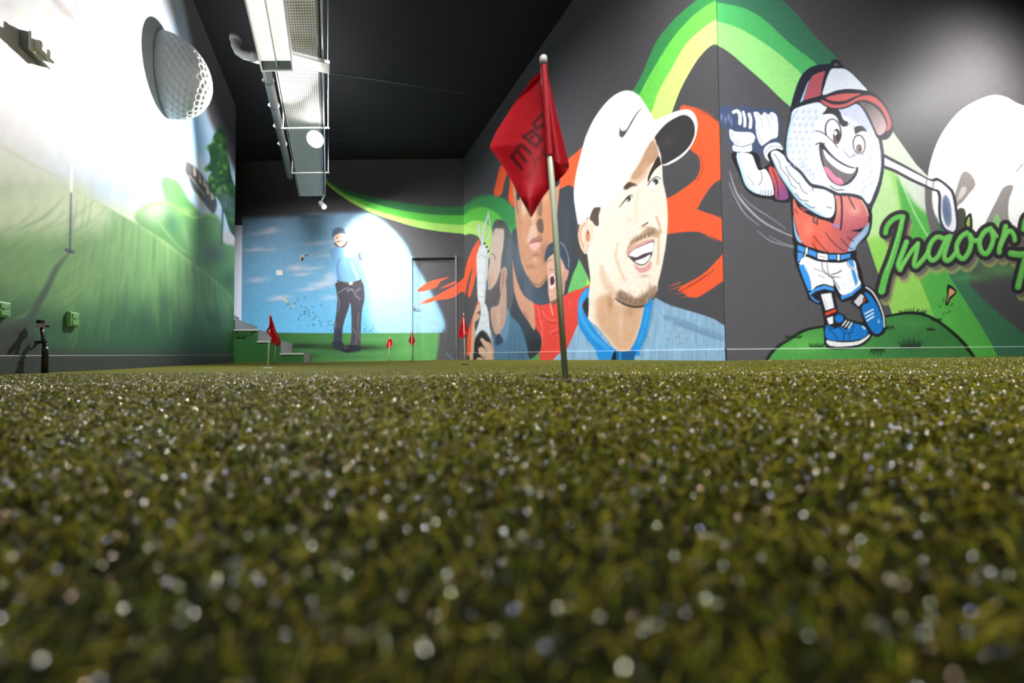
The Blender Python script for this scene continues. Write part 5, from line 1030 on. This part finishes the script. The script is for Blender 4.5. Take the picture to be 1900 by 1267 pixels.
d = np.stack([np.cos(th), np.sin(th), np.zeros(n)], -1)
cur = r.uniform(-.5, 1.0, n)
p1 = b0 + d * (lean * .25)[:, None] + np.array([0, 0, 1]) * (hh * .5)[:, None]
p2 = b0 + d * (lean * .7)[:, None] + np.array([0, 0, 1]) * (hh * .9)[:, None]
p3 = b0 + d * (lean * 1.5)[:, None] + np.array([0, 0, 1]) * (hh * (1.0 - .35 * cur))[:, None]
V = np.stack([b0 - side, b0 + side, p1 - side, p1 + side, p2 - side * .9, p2 + side * .9, p3 - side * .5, p3 + side * .5], 1).reshape(-1, 3)
i = np.arange(n)[:, None] * 8
Q = np.concatenate([np.concatenate([i, i + 1, i + 3, i + 2], 1), np.concatenate([i + 2, i + 3, i + 5, i + 4], 1), np.concatenate([i + 4, i + 5, i + 7, i + 6], 1)])
pal = lin([(112, 112, 14), (138, 134, 24), (90, 94, 10), (154, 142, 42), (126, 110, 26), (98, 114, 14)])
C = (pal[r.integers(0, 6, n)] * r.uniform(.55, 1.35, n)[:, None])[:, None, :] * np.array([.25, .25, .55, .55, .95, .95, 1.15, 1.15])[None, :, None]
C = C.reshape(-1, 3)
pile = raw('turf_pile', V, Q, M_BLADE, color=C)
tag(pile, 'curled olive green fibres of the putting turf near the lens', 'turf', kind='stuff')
x, y, r = fibres(62000, -.2, 3.4, .3, 22)
n = len(x); g = ground(x, y) + r.uniform(-.002, .0035, n)
nv = r.normal(0, 1, (n, 3)); nv[:, 2] = np.abs(nv[:, 2]) + .3; nv /= np.linalg.norm(nv, axis=1)[:, None]
t1 = np.cross(nv, r.normal(0, 1, (n, 3))); t1 /= np.linalg.norm(t1, axis=1)[:, None]; t2 = np.cross(nv, t1)
s = (r.uniform(.00045, .00085, n) * (1 + .9 * np.abs(y)))[:, None]
c0 = np.stack([x, y, g], -1)
# each added flake is a little bulged scale of four facets, so it flashes from many sides
V = np.stack([c0 - t1 * s, c0 - t2 * s * .8, c0 + t1 * s, c0 + t2 * s * .8, c0 + nv * s * .45], 1).reshape(-1, 3)
i = np.arange(n)[:, None] * 5
T = np.concatenate([np.concatenate([i, i + 1, i + 4], 1), np.concatenate([i + 1, i + 2, i + 4], 1), np.concatenate([i + 2, i + 3, i + 4], 1), np.concatenate([i + 3, i, i + 4], 1)])
tint = np.array([(.66, .62, .48), (.78, .56, .4), (.54, .56, .66), (.62, .62, .38), (.7, .67, .6), (.6, .64, .5)])
Cg = np.repeat(tint[r.integers(0, 6, n)] * r.uniform(.3, .95, n)[:, None], 5, 0)
gl = raw('glint_flakes', V, T, M_GLINT, smooth=True, color=Cg)
tag(gl, 'pale glossy flakes added for sparkle, scattered over the near turf', 'turf', kind='stuff')
# ------------------------------------------------------------------ stairs in the far left corner
SY = 6.88; SF = 8.79
sx = [at(p, 640, SY)[0] for p in (564, 521, 479, 436, 393, 350)]
sz = [at(545, 655, SY)[2], at(500, 632.5, SY)[2], at(458, 611, SY)[2], at(436, 591, SY)[2]]; sz.append(sz[3] + .205)
sg = float(ground(-3.6, 6.9)) - .02
st = empty('staircase', (sx[0], SY, sg), 'grey staircase with green painted side climbing left in the far corner', 'stairs')
sh = -.44 * (SF - SY)
for k in range(5):
    xa, xb = sx[k], sx[k + 1]; zt = sz[k]; zp = sz[k - 1] if k else sg
    P = [(xb, SY, sg), (xa, SY, sg), (xa + sh, SF, sg), (xb + sh, SF, sg), (xb, SY, zt), (xa, SY, zt), (xa + sh, SF, zt), (xb + sh, SF, zt)]
    s_ = MB().hexa(P).build('step', M_CONC, st)
    nn = MB(); nn.box(((xa + xb) / 2 + .004, SY - .022, zt - .013), ((xa - xb) / 2 + .004, 0, 0), (0, .012, 0), (0, 0, .013)); nn.build('nosing', M_NOSE, s_)
M_SIDE = mat('green_stair_paint', (44, 96, 44), 0.6, var=0.25, scale=2.5, bump=0.1)
sd = MB(); q = []
for k in range(5):
    xa, xb = sx[k], sx[k + 1]
    sd.box(((xa + xb) / 2, SY - .012, (sz[k] - .026 + sg) / 2), ((xa - xb) / 2, 0, 0), (0, .011, 0), (0, 0, (sz[k] - .026 - sg) / 2))
side = sd.build('side_panel', M_SIDE, st)
sig = MB()
for pts in ([(438, 625), (439, 616), (442, 617), (441, 620), (444, 622), (442, 625), (438, 625)], [(445, 625), (447, 617), (449, 625)], [(452, 618), (450, 620), (453, 623), (450, 625)], [(455, 617), (455, 625), (458, 621)], [(460, 618), (460, 624)], [(463, 617), (464, 624), (467, 618)], [(469, 617), (469, 624)], [(467, 617), (474, 616)], [(439, 627), (456, 627)]):
    sig.tube([at(a_, b_ , SY - .026) for a_, b_ in pts], .006, 4)
tag(sig.build('painted_signature', mat('dark_green_paint', (10, 34, 10), .6), side), 'dark scrawled artist signature')

# ------------------------------------------------------------------ half golf ball on the left wall
nrm = np.array([LD[1], -LD[0]]) / np.hypot(*LD); N3 = np.array([nrm[0], nrm[1], 0]); T3 = np.array([LD[0], LD[1], 0]) / np.hypot(*LD); Z3 = np.array([0, 0, 1.0])
def on_left(px, py, off=0.0):
    u = plan_u(L0, LD, px); d = ray(px, py)
    # exact hit of the sight line with the wall plane
    k = ((L0 - 0) @ nrm) / (d[:2] @ nrm)
    return cam_pos + d * k + N3 * off
bc = on_left(309, 140, .004); R = 0.425
nu_, nv_ = 380, 150
th = np.linspace(0, 2 * math.pi, nu_, endpoint=False); ph = np.linspace(0, math.pi / 2, nv_)
TH, PH = np.meshgrid(th, ph)
D3 = np.stack([np.sin(PH) * np.cos(TH), np.sin(PH) * np.sin(TH), np.cos(PH)], -1)     # z = away from the wall
Df = D3.reshape(-1, 3); best = np.full(len(Df), -1.0)
kk = np.arange(250) + .5; fz = 1 - kk / 250; fp = math.pi * (1 + 5 ** .5) * kk
dim = np.stack([np.sqrt(1 - fz ** 2) * np.cos(fp), np.sqrt(1 - fz ** 2) * np.sin(fp), fz], -1)
for s0 in range(0, len(Df), 4000):
    best[s0:s0 + 4000] = (Df[s0:s0 + 4000] @ dim.T).max(1)
ang = np.arccos(np.clip(best, -1, 1)); dr = .068
dep = np.where(ang < dr, (1 - (ang / dr) ** 2) * .020, 0)
rr = R * (1 - dep)
V = bc + Df[:, :1] * T3 * rr[:, None] * .78 + Df[:, 1:2] * Z3 * rr[:, None] + Df[:, 2:] * N3 * rr[:, None] * .9
ii = np.arange(nu_ * nv_).reshape(nv_, nu_); jn = np.roll(ii, -1, 1)
Q = np.stack([ii[:-1], ii[1:], jn[1:], jn[:-1]], -1).reshape(-1, 4)
gb = raw('golf_ball_relief', V - bc, Q, M_BALL, smooth=True); gb.location = tuple(bc)
tag(gb, 'giant white dimpled half golf ball mounted high on the left wall', 'wall decoration')

# ------------------------------------------------------------------ sockets on the left wall
def wall_box(pxa, pya, pxb, pyb, prot):
    """centre, half length along wall, half height of a rectangle seen on the left wall"""
    a = on_left(pxa, pya); b = on_left(pxb, pyb)
    c = (a + b) / 2; hl = abs((b - a) @ T3) / 2; hz_ = abs(b[2] - a[2]) / 2
    return c, hl, hz_
M_GPAINT = mat('green_painted_plastic', (112, 168, 92), 0.4, var=0.05)
def socket(px0, py0, px1, py1, label, mt):
    c, hl, hz_ = wall_box(px0, py0, px1, py1, .03)
    t = empty('wall_socket', tuple(c), label, 'socket')
    m = MB(); m.bevbox(c + N3 * .011, T3 * hl, Z3 * hz_, N3 * .010, .004); m.build('plate', mt, t)
    for s in (-.45, .45):
        m = MB(); m.bevbox(c + N3 * .023 + Z3 * hz_ * .45 * (1 if s > 0 else -1), T3 * hl * .62, Z3 * hz_ * .3, N3 * .002, .001); m.build('switch', mt, t)
    m = MB(); m.bevbox(c + N3 * .0225, T3 * hl * .2, Z3 * hz_ * .1, N3 * .002, .001); m.build('button', mt, t)
    return t
socket(123, 578, 139.5, 607, 'small green painted socket plate low on the left wall right of the black stand', M_GPAINT)
socket(-14, 558, 10, 590, 'green painted socket cut off by the left picture edge', M_GPAINT)
a = on_left(36, 54); b = on_left(36, 86); c1 = on_left(74, 120)
c = (b + c1) / 2; hl = abs((c1 - b) @ T3) / 2; zc = (a[2] + b[2]) / 2; c[2] = zc; hz_ = (a[2] - b[2]) / 2
t = empty('socket_box', tuple(c), 'grey surface mounted double socket box high on the left wall with two plugs', 'socket')
m = MB(); m.box(c + N3 * .019, T3 * hl, Z3 * hz_, N3 * .018); m.build('back_box', mat('grey_green_box', (116, 128, 120), .5, var=.05), t)
m = MB(); m.bevbox(c + N3 * .042, T3 * (hl + .004), Z3 * (hz_ + .004), N3 * .005, .003); m.build('plate', M_WHITE, t)
M_PURP = mat('violet_grey_plastic', (112, 106, 140), .4)
for s in (-.42, .45):
    m = MB(); m.bevbox(c + N3 * .062 + T3 * hl * s, T3 * hl * .3, Z3 * hz_ * .55, N3 * .014, .006); pl = m.build('plug', M_OFFW, t)
    m = MB(); m.box(c + N3 * .0765 + T3 * hl * s + Z3 * hz_ * .1, T3 * hl * .16, Z3 * hz_ * .3, N3 * .001); m.build('plug_insert', M_PURP, pl)

# ------------------------------------------------------------------ black stand by the left wall
SB_Y = 2.33
sb = at(83, 690, SB_Y); sb[2] = float(ground(sb[0], sb[1])) - .003
t = empty('camera_stand', tuple(sb), 'small black telescopic stand with a cream clamp beside the left wall', 'stand')
P = lambda x, y, dy=0.0: at(x, y, SB_Y + dy)
m = MB(); m.tube([sb, P(84, 650), P(83, 644)], [.0155, .0140, .0125], 12); m.build('lower_tube', M_DARK, t, smooth=True)
m = MB(); m.tube([P(83, 645), P(80, 630), P(77, 608)], [.0085, .0080, .0075], 10); m.build('upper_tube', M_DARK, t, smooth=True)
m = MB(); m.tube([P(86, 634), P(74, 634), P(70, 635)], [.006, .008, .009], 8); m.tube([P(70, 632.5), P(70, 638.5)], .013, 10); m.tube([P(68, 638), P(62, 645)], .004, 6); kb = m.build('locking_knob', M_DARK, t)
for yy in (616, 620, 624, 629): 
    m = MB(); m.tube([P(80.5, yy), P(84.0, yy)], .003, 6); m.build('ratchet_tooth', M_DARK, t)
m = MB(); m.box(P(78, 604.5), (.027, 0, 0), (0, .012, 0), (0, 0, .0095)); m.build('clamp', mat('cream_plastic', (176, 160, 150), .5), t)
m = MB(); m.box(P(75, 597), (.011, 0, 0), (0, .012, 0), (0, 0, .0105)); m.build('clamp_head', M_DARK, t)
m = MB(); m.tube([P(86, 605), P(90, 605.5)], .006, 8); m.build('clamp_screw', M_DARK, t)

# ------------------------------------------------------------------ suspended cable tray with its fittings
TD = np.array([-.4596, 1.0, 0]); TDn = TD / np.linalg.norm(TD); TN = np.array([TDn[1], -TDn[0], 0])
TZ = CAM_Z + 3.3
def tray(Yv, dx=0.0, dz=0.0):       # dx = sideways from the right-hand edge at the same Y
    return np.array([-3.86 + TD[0] * (Yv - 8.18) + dx, Yv, TZ + dz])
TWD = .52
tr = empty('cable_tray', tuple(tray(8.18)), 'long perforated galvanised cable tray hanging from the black ceiling', 'cable tray')
# perforated base: each cell is a ring of four quads around a round-ish hole
NX, NY = 20, 190
ys = np.linspace(2.2, 8.18, NY + 1); cw = TWD / NX; cl = ys[1] - ys[0]
V = []; Q = []
oc = [(-.5, -.5), (0, -.5), (.5, -.5), (.5, 0), (.5, .5), (0, .5), (-.5, .5), (-.5, 0)]; ic = [(.26 * math.cos(a_), .26 * math.sin(a_)) for a_ in [math.radians(225 + 45 * j) for j in range(8)]]
base = []
for iy in range(NY):
    for ix in range(NX):
        cx_ = -TWD + (ix + .5) * cw; cy_ = ys[iy] + cl / 2
        b0_ = len(base)
        for (u_, v_) in oc + ic:
            yy_ = cy_ + v_ * cl; base.append((-3.86 + TD[0] * (yy_ - 8.18) + cx_ + u_ * cw, yy_, TZ))
        for j in range(8): Q.append((b0_ + j, b0_ + (j + 1) % 8, b0_ + 8 + (j + 1) % 8, b0_ + 8 + j))
raw('perforated_base', np.array(base) - tray(8.18), Q, M_OFFW, parent=tr)
for dx, h_ in ((-TWD, .07), (0, .07)):
    m = MB(); m.box((tray(8.18, dx) + tray(1.5, dx)) / 2 + np.array([0, 0, h_ / 2]), TDn * 3.67, TN * .004, (0, 0, h_ / 2)); m.box((tray(8.18, dx) + tray(1.5, dx)) / 2 + np.array([0, 0, .003]), TDn * 3.67, TN * .014, (0, 0, .003)); m.build('side_rail', M_OFFW, tr)
m = MB(); m.tube([tray(1.5, .03, -.015), tray(8.05, .012, -.02)], .012, 8); tag(m.build('conduit', M_STEEL, tr), 'thin conduit clipped along the tray edge')
m = MB(); m.tube([tray(1.5, -.03, -.012), tray(8.05, -.03, -.014)], .007, 8); tag(m.build('conduit', M_GREY, tr), 'grey cable clipped under the tray')
for Yb in (4.42, 5.65, 7.06):
    m = MB(); m.tube([tray(Yb, -TWD - .07, -.03), tray(Yb, .09, -.03)], .014, 8); br = m.build('hanger_bar', M_WHITE, tr)
    for dx in (-TWD - .05, .075):
        p = tray(Yb, dx, -.05); m = MB(); m.tube([p, (p[0], p[1], CEIL)], .006, 8); m.tube([p + Z3 * .005, p + Z3 * .035], .018, 6); m.build('threaded_rod', M_GREY, br)
m = MB(); m.bevbox(tray(4.30, -.2, -.055), TDn * .09, TN * .27, (0, 0, -.02), .006); tag(m.build('splice_plate', M_WHITE, tr), 'wide white bracket under the tray')

pl_ = bpy.data.lights.new('tray_fill_light', 'POINT'); pl_.energy = 5; pl_.shadow_soft_size = .03  # bare light added to brighten the tray underside, no fitting
po_ = bpy.data.objects.new('tray_fill_light', pl_); COL.objects.link(po_); po_.location = tray(4.40, -.2, -.12)
# waste pipe beside the tray
pp = lambda Yv, dz=0.0: np.array([at(497, 130, 4.82)[0] + TD[0] * (Yv - 4.82), Yv, CAM_Z + 3.45 + dz])
t = empty('waste_pipe', tuple(pp(4.82)), 'grey plastic waste pipe with an elbow running beside the cable tray', 'pipe')
m = MB(); m.tube([pp(1.5), pp(7.6)], .055, 20); m.build('straight_pipe', M_PVC, t, smooth=True)
m = MB(); e0 = pp(4.55); pts = [e0, e0 + np.array([-.12, -.05, 0]), e0 + np.array([-.20, -.06, .012]), e0 + np.array([-.26, -.065, .05]), e0 + np.array([-.285, -.07, .11]), e0 + np.array([-.29, -.07, .20])]
m.tube(pts, [.047] * 6, 18); m.tube([e0 + np.array([-.05, -.02, 0]), e0 + np.array([-.12, -.05, 0])], .056, 18); m.tube([pts[-1] - Z3 * .03, pts[-1] + Z3 * .02], .058, 18)
m.build('elbow', M_PVC, t, smooth=True)
for Yv in (4.9, 5.4, 5.9, 6.4, 3.4): 
    m = MB(); m.tube([pp(Yv - .012), pp(Yv + .012)], .062, 18); m.box(pp(Yv) + np.array([-.065, 0, .0]), (.016, 0, 0), (0, .01, 0), (0, 0, .016)); m.build('clamp_ring', M_GREY, t, smooth=False)

# linear light fitting slung under the tray
fY = 4.29; fx = lambda Yv, dx, dz: np.array([at(485, 120, fY)[0] + TD[0] * (Yv - fY) + dx, Yv, CAM_Z + 3.12 + dz])
t = empty('linear_light', tuple(fx(fY, .17, 0)), 'long white twin panel light fitting slung under the cable tray', 'light fitting')
FWW = .355
def longbox(m, dx0, dx1, z0, z1, ya, yb):
    P = [fx(ya, dx0, z0), fx(ya, dx1, z0), fx(yb, dx1, z0), fx(yb, dx0, z0), fx(ya, dx0, z1), fx(ya, dx1, z1), fx(yb, dx1, z1), fx(yb, dx0, z1)]
    return m.hexa(P)
m = MB(); longbox(m, 0, FWW, .075, .12, 1.3, fY); longbox(m, 0, .016, 0, .075, 1.3, fY); longbox(m, FWW - .016, FWW, 0, .075, 1.3, fY); longbox(m, .016, FWW - .016, 0, .075, fY - .014, fY); m.build('housing', M_WHITE, t)
M_DIFF = mat('lit_diffuser', (250, 250, 248), .5, emit=0.75)
for a_, b_ in ((.02, FWW * .5 - .008), (FWW * .5 + .008, FWW - .02)):
    m = MB(); longbox(m, a_, b_, .045, .07, 1.3, fY - .10); m.build('diffuser', M_DIFF, t)
m = MB(); longbox(m, FWW * .5 - .006, FWW * .5 + .006, .02, .075, 1.3, fY - .016); m.build('spine', M_WHITE, t)
m = MB(); P_ = [fx(fY - .10, .018, .045), fx(fY - .10, FWW - .018, .045), fx(fY - .016, FWW - .018, .012), fx(fY - .016, .018, .012)]; m.add(P_ + [p + Z3 * .004 for p in P_], [(0, 1, 2, 3), (7, 6, 5, 4), (0, 4, 5, 1), (1, 5, 6, 2), (2, 6, 7, 3), (3, 7, 4, 0)]); m.build('end_reflector', M_GREY, t)
for a_ in (.5, 1.6, 2.7):
    m = MB(); m.tube([fx(fY - a_, FWW / 2, .12), fx(fY - a_, FWW / 2, .19)], .02, 8); m.build('suspension', M_WHITE, t)

# floodlight on the tray edge (the glaring lamp)
lt = on_left(150, 240) - LAMP1; lt = lt / np.linalg.norm(lt)
tocam = cam_pos - LAMP1; tocam = tocam / np.linalg.norm(tocam)
ld = lt * .5 + tocam * .5; ld /= np.linalg.norm(ld)
lr = np.cross(ld, Z3); lr /= np.linalg.norm(lr); lu = np.cross(lr, ld)
lc = LAMP1 - ld * .0 + np.array([0, .03, 0])
t = empty('floodlight', tuple(lc), 'glaring round floodlight fixed to the edge of the cable tray', 'lamp')
m = MB(); m.tube([lc - ld * .13, lc - ld * .06, lc - ld * .03], [.05, .10, .115], 24); m.build('housing', M_WHITE, t, smooth=True)
m = MB(); m.tube([lc - ld * .03, lc - ld * .022], [.104, .100], 24); m.build('lens', M_LAMP, t)
m = MB(); m.tube([lc - ld * .08, lc - ld * .08 + np.array([0, 0, .1]), tray(float(lc[1]), 0, .03)], .012, 8); m.build('bracket', M_WHITE, t)
# small spotlight at the end of the tray
s0 = tray(8.12, .0, .0); s1 = at(597, 372, 8.05); sdv = at(604, 388, 8.0) - at(592, 374, 8.06); sdv /= np.linalg.norm(sdv)
sc_ = at(598, 380, 8.04)
t = empty('spotlight', tuple(sc_), 'small white spotlight can hanging from the far end of the cable tray', 'lamp')
m = MB(); m.tube([s0, s1], .016, 10); m.build('stem', M_WHITE, t)
m = MB(); m.tube([sc_ - sdv * .085, sc_ - sdv * .07, sc_ + sdv * .075], [.038, .052, .055], 18); m.build('can', M_WHITE, t, smooth=True)
m = MB(); m.tube([sc_ + sdv * .075, sc_ + sdv * .079], .045, 18); m.build('lens', mat('spot_lens', (255, 252, 245), .3, emit=8), t)

# ------------------------------------------------------------------ flagsticks
def drape(outline_top, base, depthY, spread, parent, folds, seed, name='flag'):
    """limp flag: outline_top = list of (t, left px, right px) from top (t=0) down; px rows on the sight plane at depthY"""
    rows = 26; cols = 22
    ts = np.linspace(0, 1, rows); yy = np.interp(ts, [o[0] for o in outline_top], [o[3] for o in outline_top])
    lx = np.interp(ts, [o[0] for o in outline_top], [o[1] for o in outline_top]); rx = np.interp(ts, [o[0] for o in outline_top], [o[2] for o in outline_top])
    V = []
    for i_, t_ in enumerate(ts):
        for j in range(cols):
            s_ = j / (cols - 1); px_ = lx[i_] * (1 - s_) + rx[i_] * s_
            dy_ = -.006 - .014 * math.sin(folds * math.pi * s_ + seed + t_ * 1.2) * min(1, t_ * 3)
            V.append(at(px_, yy[i_], depthY + dy_))
    V = np.array(V); Q = quads(rows, cols)
    # give the cloth thickness
    V2 = V + np.array([0, .0012, 0]); n_ = len(V)
    o = raw(name, np.concatenate([V, V2]) - np.array(parent.location), np.concatenate([Q, Q[:, ::-1] + n_]), M_RED, parent=parent, smooth=True)
    return o
def flagstick(bx, by, tx, ty, Yd, rad, label, outline, folds=3, seed=0, cup=True):
    b_ = at(bx, by, Yd); tp = at(tx, ty, Yd); b_[2] = float(ground(b_[0], b_[1])) - .002
    t = empty('flagstick', tuple(b_), label, 'golf flag', 'practice green flagsticks')
    m = MB(); m.tube([b_, b_ * .5 + tp * .5, tp - (tp - b_) * .02], rad, 14); m.build('pole', M_POLE, t, smooth=True)
    m = MB(); m.tube([tp - (tp - b_) * .03, tp - (tp - b_) * .004, tp], [rad * 1.25, rad * 1.25, rad * .8], 14); m.build('cap', M_WHITE, t, smooth=True)
    if cup:
        m = MB(); z_ = b_[2] + .0015
        ring = [(b_[0] + .034 * math.cos(a_), b_[1] + .034 * math.sin(a_), z_ + .002) for a_ in np.linspace(0, 2 * math.pi, 25)]
        m.tube(ring, .0022, 6, caps=False); cu = m.build('cup_rim', M_WHITE if outline and bx < 505 else M_CUP, t) if outline else None
        m = MB(); m.tube([(b_[0], b_[1], z_ - .02), (b_[0], b_[1], z_ - (0 if outline else .002))], .033 if outline else .042, 24); m.build('cup', M_CUP, t)
    if outline: drape(outline, None, Yd, 0, t, folds, seed)
    return t, b_, tp
flagstick(497, 683, 501, 580, 3.44, .0048, 'red flag on a pale stick left of the stairs, nearer of the overlapping pair',
          [(0, 500, 503, 586), (.2, 500, 507, 598), (.42, 499, 510, 607), (.5, 495, 511, 611), (.62, 494, 513, 616), (.72, 499, 515, 620), (.86, 504, 517, 627), (1, 509, 517, 636)], 3, .4)
flagstick(509.5, 673, 512, 614, 6.0, .0050, 'red flag overlapped by a nearer flag, in front of the stairs',
          [(0, 510, 514, 618), (.3, 508, 517, 625), (.5, 503, 520, 630), (.7, 502, 521, 634), (.85, 508, 520, 638), (1, 513, 517, 642)], 3, 1.4)
flagstick(721, 668, 723, 625, 8.3, .0050, 'smallest red flag standing left of the door by the far wall',
          [(0, 721, 725, 628), (.4, 719, 728, 634), (.7, 717, 728, 639), (.88, 716.5, 726, 643), (1, 717.5, 720, 645)], 2, .2)
flagstick(764, 671, 764, 613, 6.2, .0056, 'red flag standing in front of the left door frame',
          [(0, 763, 765, 617), (.3, 761, 767.5, 624), (.55, 758.5, 770, 631), (.75, 758.5, 770, 634), (.9, 761, 768, 638), (1, 764, 767, 641)], 3, .9)
flagstick(863, 676, 860, 581, 3.81, .0042, 'red flag in the far corner beside the trophy portrait',
          [(0, 859, 861.5, 585), (.2, 856, 863, 595), (.5, 852, 867, 608), (.66, 851, 869, 614), (.8, 850.5, 866, 620), (.92, 852, 861, 625), (1, 855, 859, 627)], 2, .5)
# the large flag in front
Yn = .597
t, fb, ft = flagstick(1049, 699, 1008, 104, Yn, .0046, 'large red flag on a leaning ivory stick close to the lens', None)
m = MB(); z_ = fb[2] + .001
pole_x = lambda y_: 1008 + (1049 - 1008) * (y_ - 104) / 595.0
cf_ = Canvas(895, 95, 1070, 415, .55, (184, 6, 24))
INKR = (84, 3, 12)
for pts, w in (([(1013, 206), (1004, 214), (990, 229), (995, 240), (1004, 232), (1013, 236)], 6.5), ([(972, 255), (987, 243), (1005, 257), (995, 272), (981, 262), (988, 254)], 6.5), ([(977, 258), (970, 252)], 6), ([(949, 291), (966, 268)], 7), ([(950, 291), (967, 312)], 7.5), ([(962, 282), (975, 299)], 7.5), ([(969, 270), (985, 285)], 7)):
    cf_.stroke(pts, w, INKR, 1, .9, smooth=False)
cf_.stroke([(1014, 276), (1008, 278), (1006, 284), (1010, 287), (1015, 286)], 2.2, INKR, .9, .9); cf_.stroke([(1005, 288), (1002, 298), (996, 295)], 2.4, INKR, .9, .9, smooth=False); cf_.stroke([(990, 295), (994, 301), (992, 308)], 2.2, INKR, .9, .9, smooth=False); cf_.stroke([(991, 310), (985, 320), (978, 331)], 1.4, INKR, .9, .9)
M_CLOTH = painted('printed_red_nylon', rough=.55, spec=.3, bump=.35, scale=900)
bs = M_CLOTH.node_tree.nodes['Principled BSDF']
M_CLOTH.node_tree.nodes['Principled BSDF'].inputs['Roughness'].default_value = .6
# translucency of thin nylon
nt = M_CLOTH.node_tree; tl = nt.nodes.new('ShaderNodeBsdfTranslucent'); ms = nt.nodes.new('ShaderNodeMixShader'); ms.inputs[0].default_value = .22
at_ = [n_ for n_ in nt.nodes if n_.bl_idname == 'ShaderNodeAttribute'][0]
nt.links.new(at_.outputs['Color'], tl.inputs['Color']); nt.links.new(bs.outputs[0], ms.inputs[1]); nt.links.new(tl.outputs[0], ms.inputs[2]); nt.links.new(ms.outputs[0], nt.nodes['Material Output'].inputs['Surface'])
def cloth(name, rows, depth, parent, nr=90, nc=60, key=0):
    """rows: list of (t, (lx,ly), (rx,ry)); depth(s,t) metres added to the pole's distance"""
    ts = np.linspace(0, 1, nr); kt = [r_[0] for r_ in rows]
    f = lambda sel: np.interp(ts, kt, [sel(r_) for r_ in rows])
    lx, ly, rx, ry = f(lambda r_: r_[1][0]), f(lambda r_: r_[1][1]), f(lambda r_: r_[2][0]), f(lambda r_: r_[2][1])
    V = []; PX = []
    for i_ in range(nr):
        for j in range(nc):
            s_ = j / (nc - 1); x_ = lx[i_] * (1 - s_) + rx[i_] * s_; y_ = ly[i_] * (1 - s_) + ry[i_] * s_
            V.append(at(x_, y_, Yn + depth(s_, ts[i_]))); PX.append((x_, y_))
    V = np.array(V); PX = np.array(PX); C = cf_.sample(PX[:, 0], PX[:, 1])
    return raw(name, V - np.array(parent.location), quads(nr, nc), M_CLOTH, parent=parent, smooth=True, color=C)
# outer part: from the free corner back to the stick
rowsL = [(0, (1004, 131), (1012, 128)), (.12, (985, 150), (1013, 150)), (.3, (955, 190), (1015.5, 186)), (.5, (920, 245), (1018, 236)), (.6, (908, 273), (1020, 262)), (.7, (928, 300), (1022, 300)), (.8, (946, 330), (1024, 345)), (.9, (964, 364), (1010, 362)), (1, (984, 402), (987, 402))]
cloth('flag', rowsL, lambda s, t_: .010 + .045 * (1 - s) * math.sin(math.pi * min(1, t_ * 1.1)) + .008 * math.sin(5 * s + 3 * t_), t)
rowsR = [(0, (1013, 135), (1016, 137)), (.3, (1016, 190), (1029, 196)), (.6, (1019, 245), (1043, 252)), (.85, (1022, 284), (1054, 296)), (.93, (1023, 292), (1056, 306)), (1, (1024, 296), (1054, 312))]
tag(cloth('flag_fold', rowsR, lambda s, t_: -.003 - .016 * math.sin(math.pi * s) * t_ + .012 * s * t_, t), 'front fold of the flag curling round the stick')
rowsC = [(0, (1023, 290), (1056, 302)), (.3, (1023, 306), (1056, 312)), (.6, (1024, 322), (1048, 323)), (1, (1025, 345), (1029, 341))]
tag(cloth('flag_fold', rowsC, lambda s, t_: .016 + .004 * math.sin(math.pi * s) + .006 * t_, t, 30, 30), 'underside of the curl')
sl = MB(); pts = [at(pole_x(y_), y_, Yn) for y_ in (118, 160, 200, 240, 289)]
sl.tube(pts, [.0050, .0058, .0062, .0060, .0066], 18, caps=False); sl.build('sleeve', M_RED, t, smooth=True)
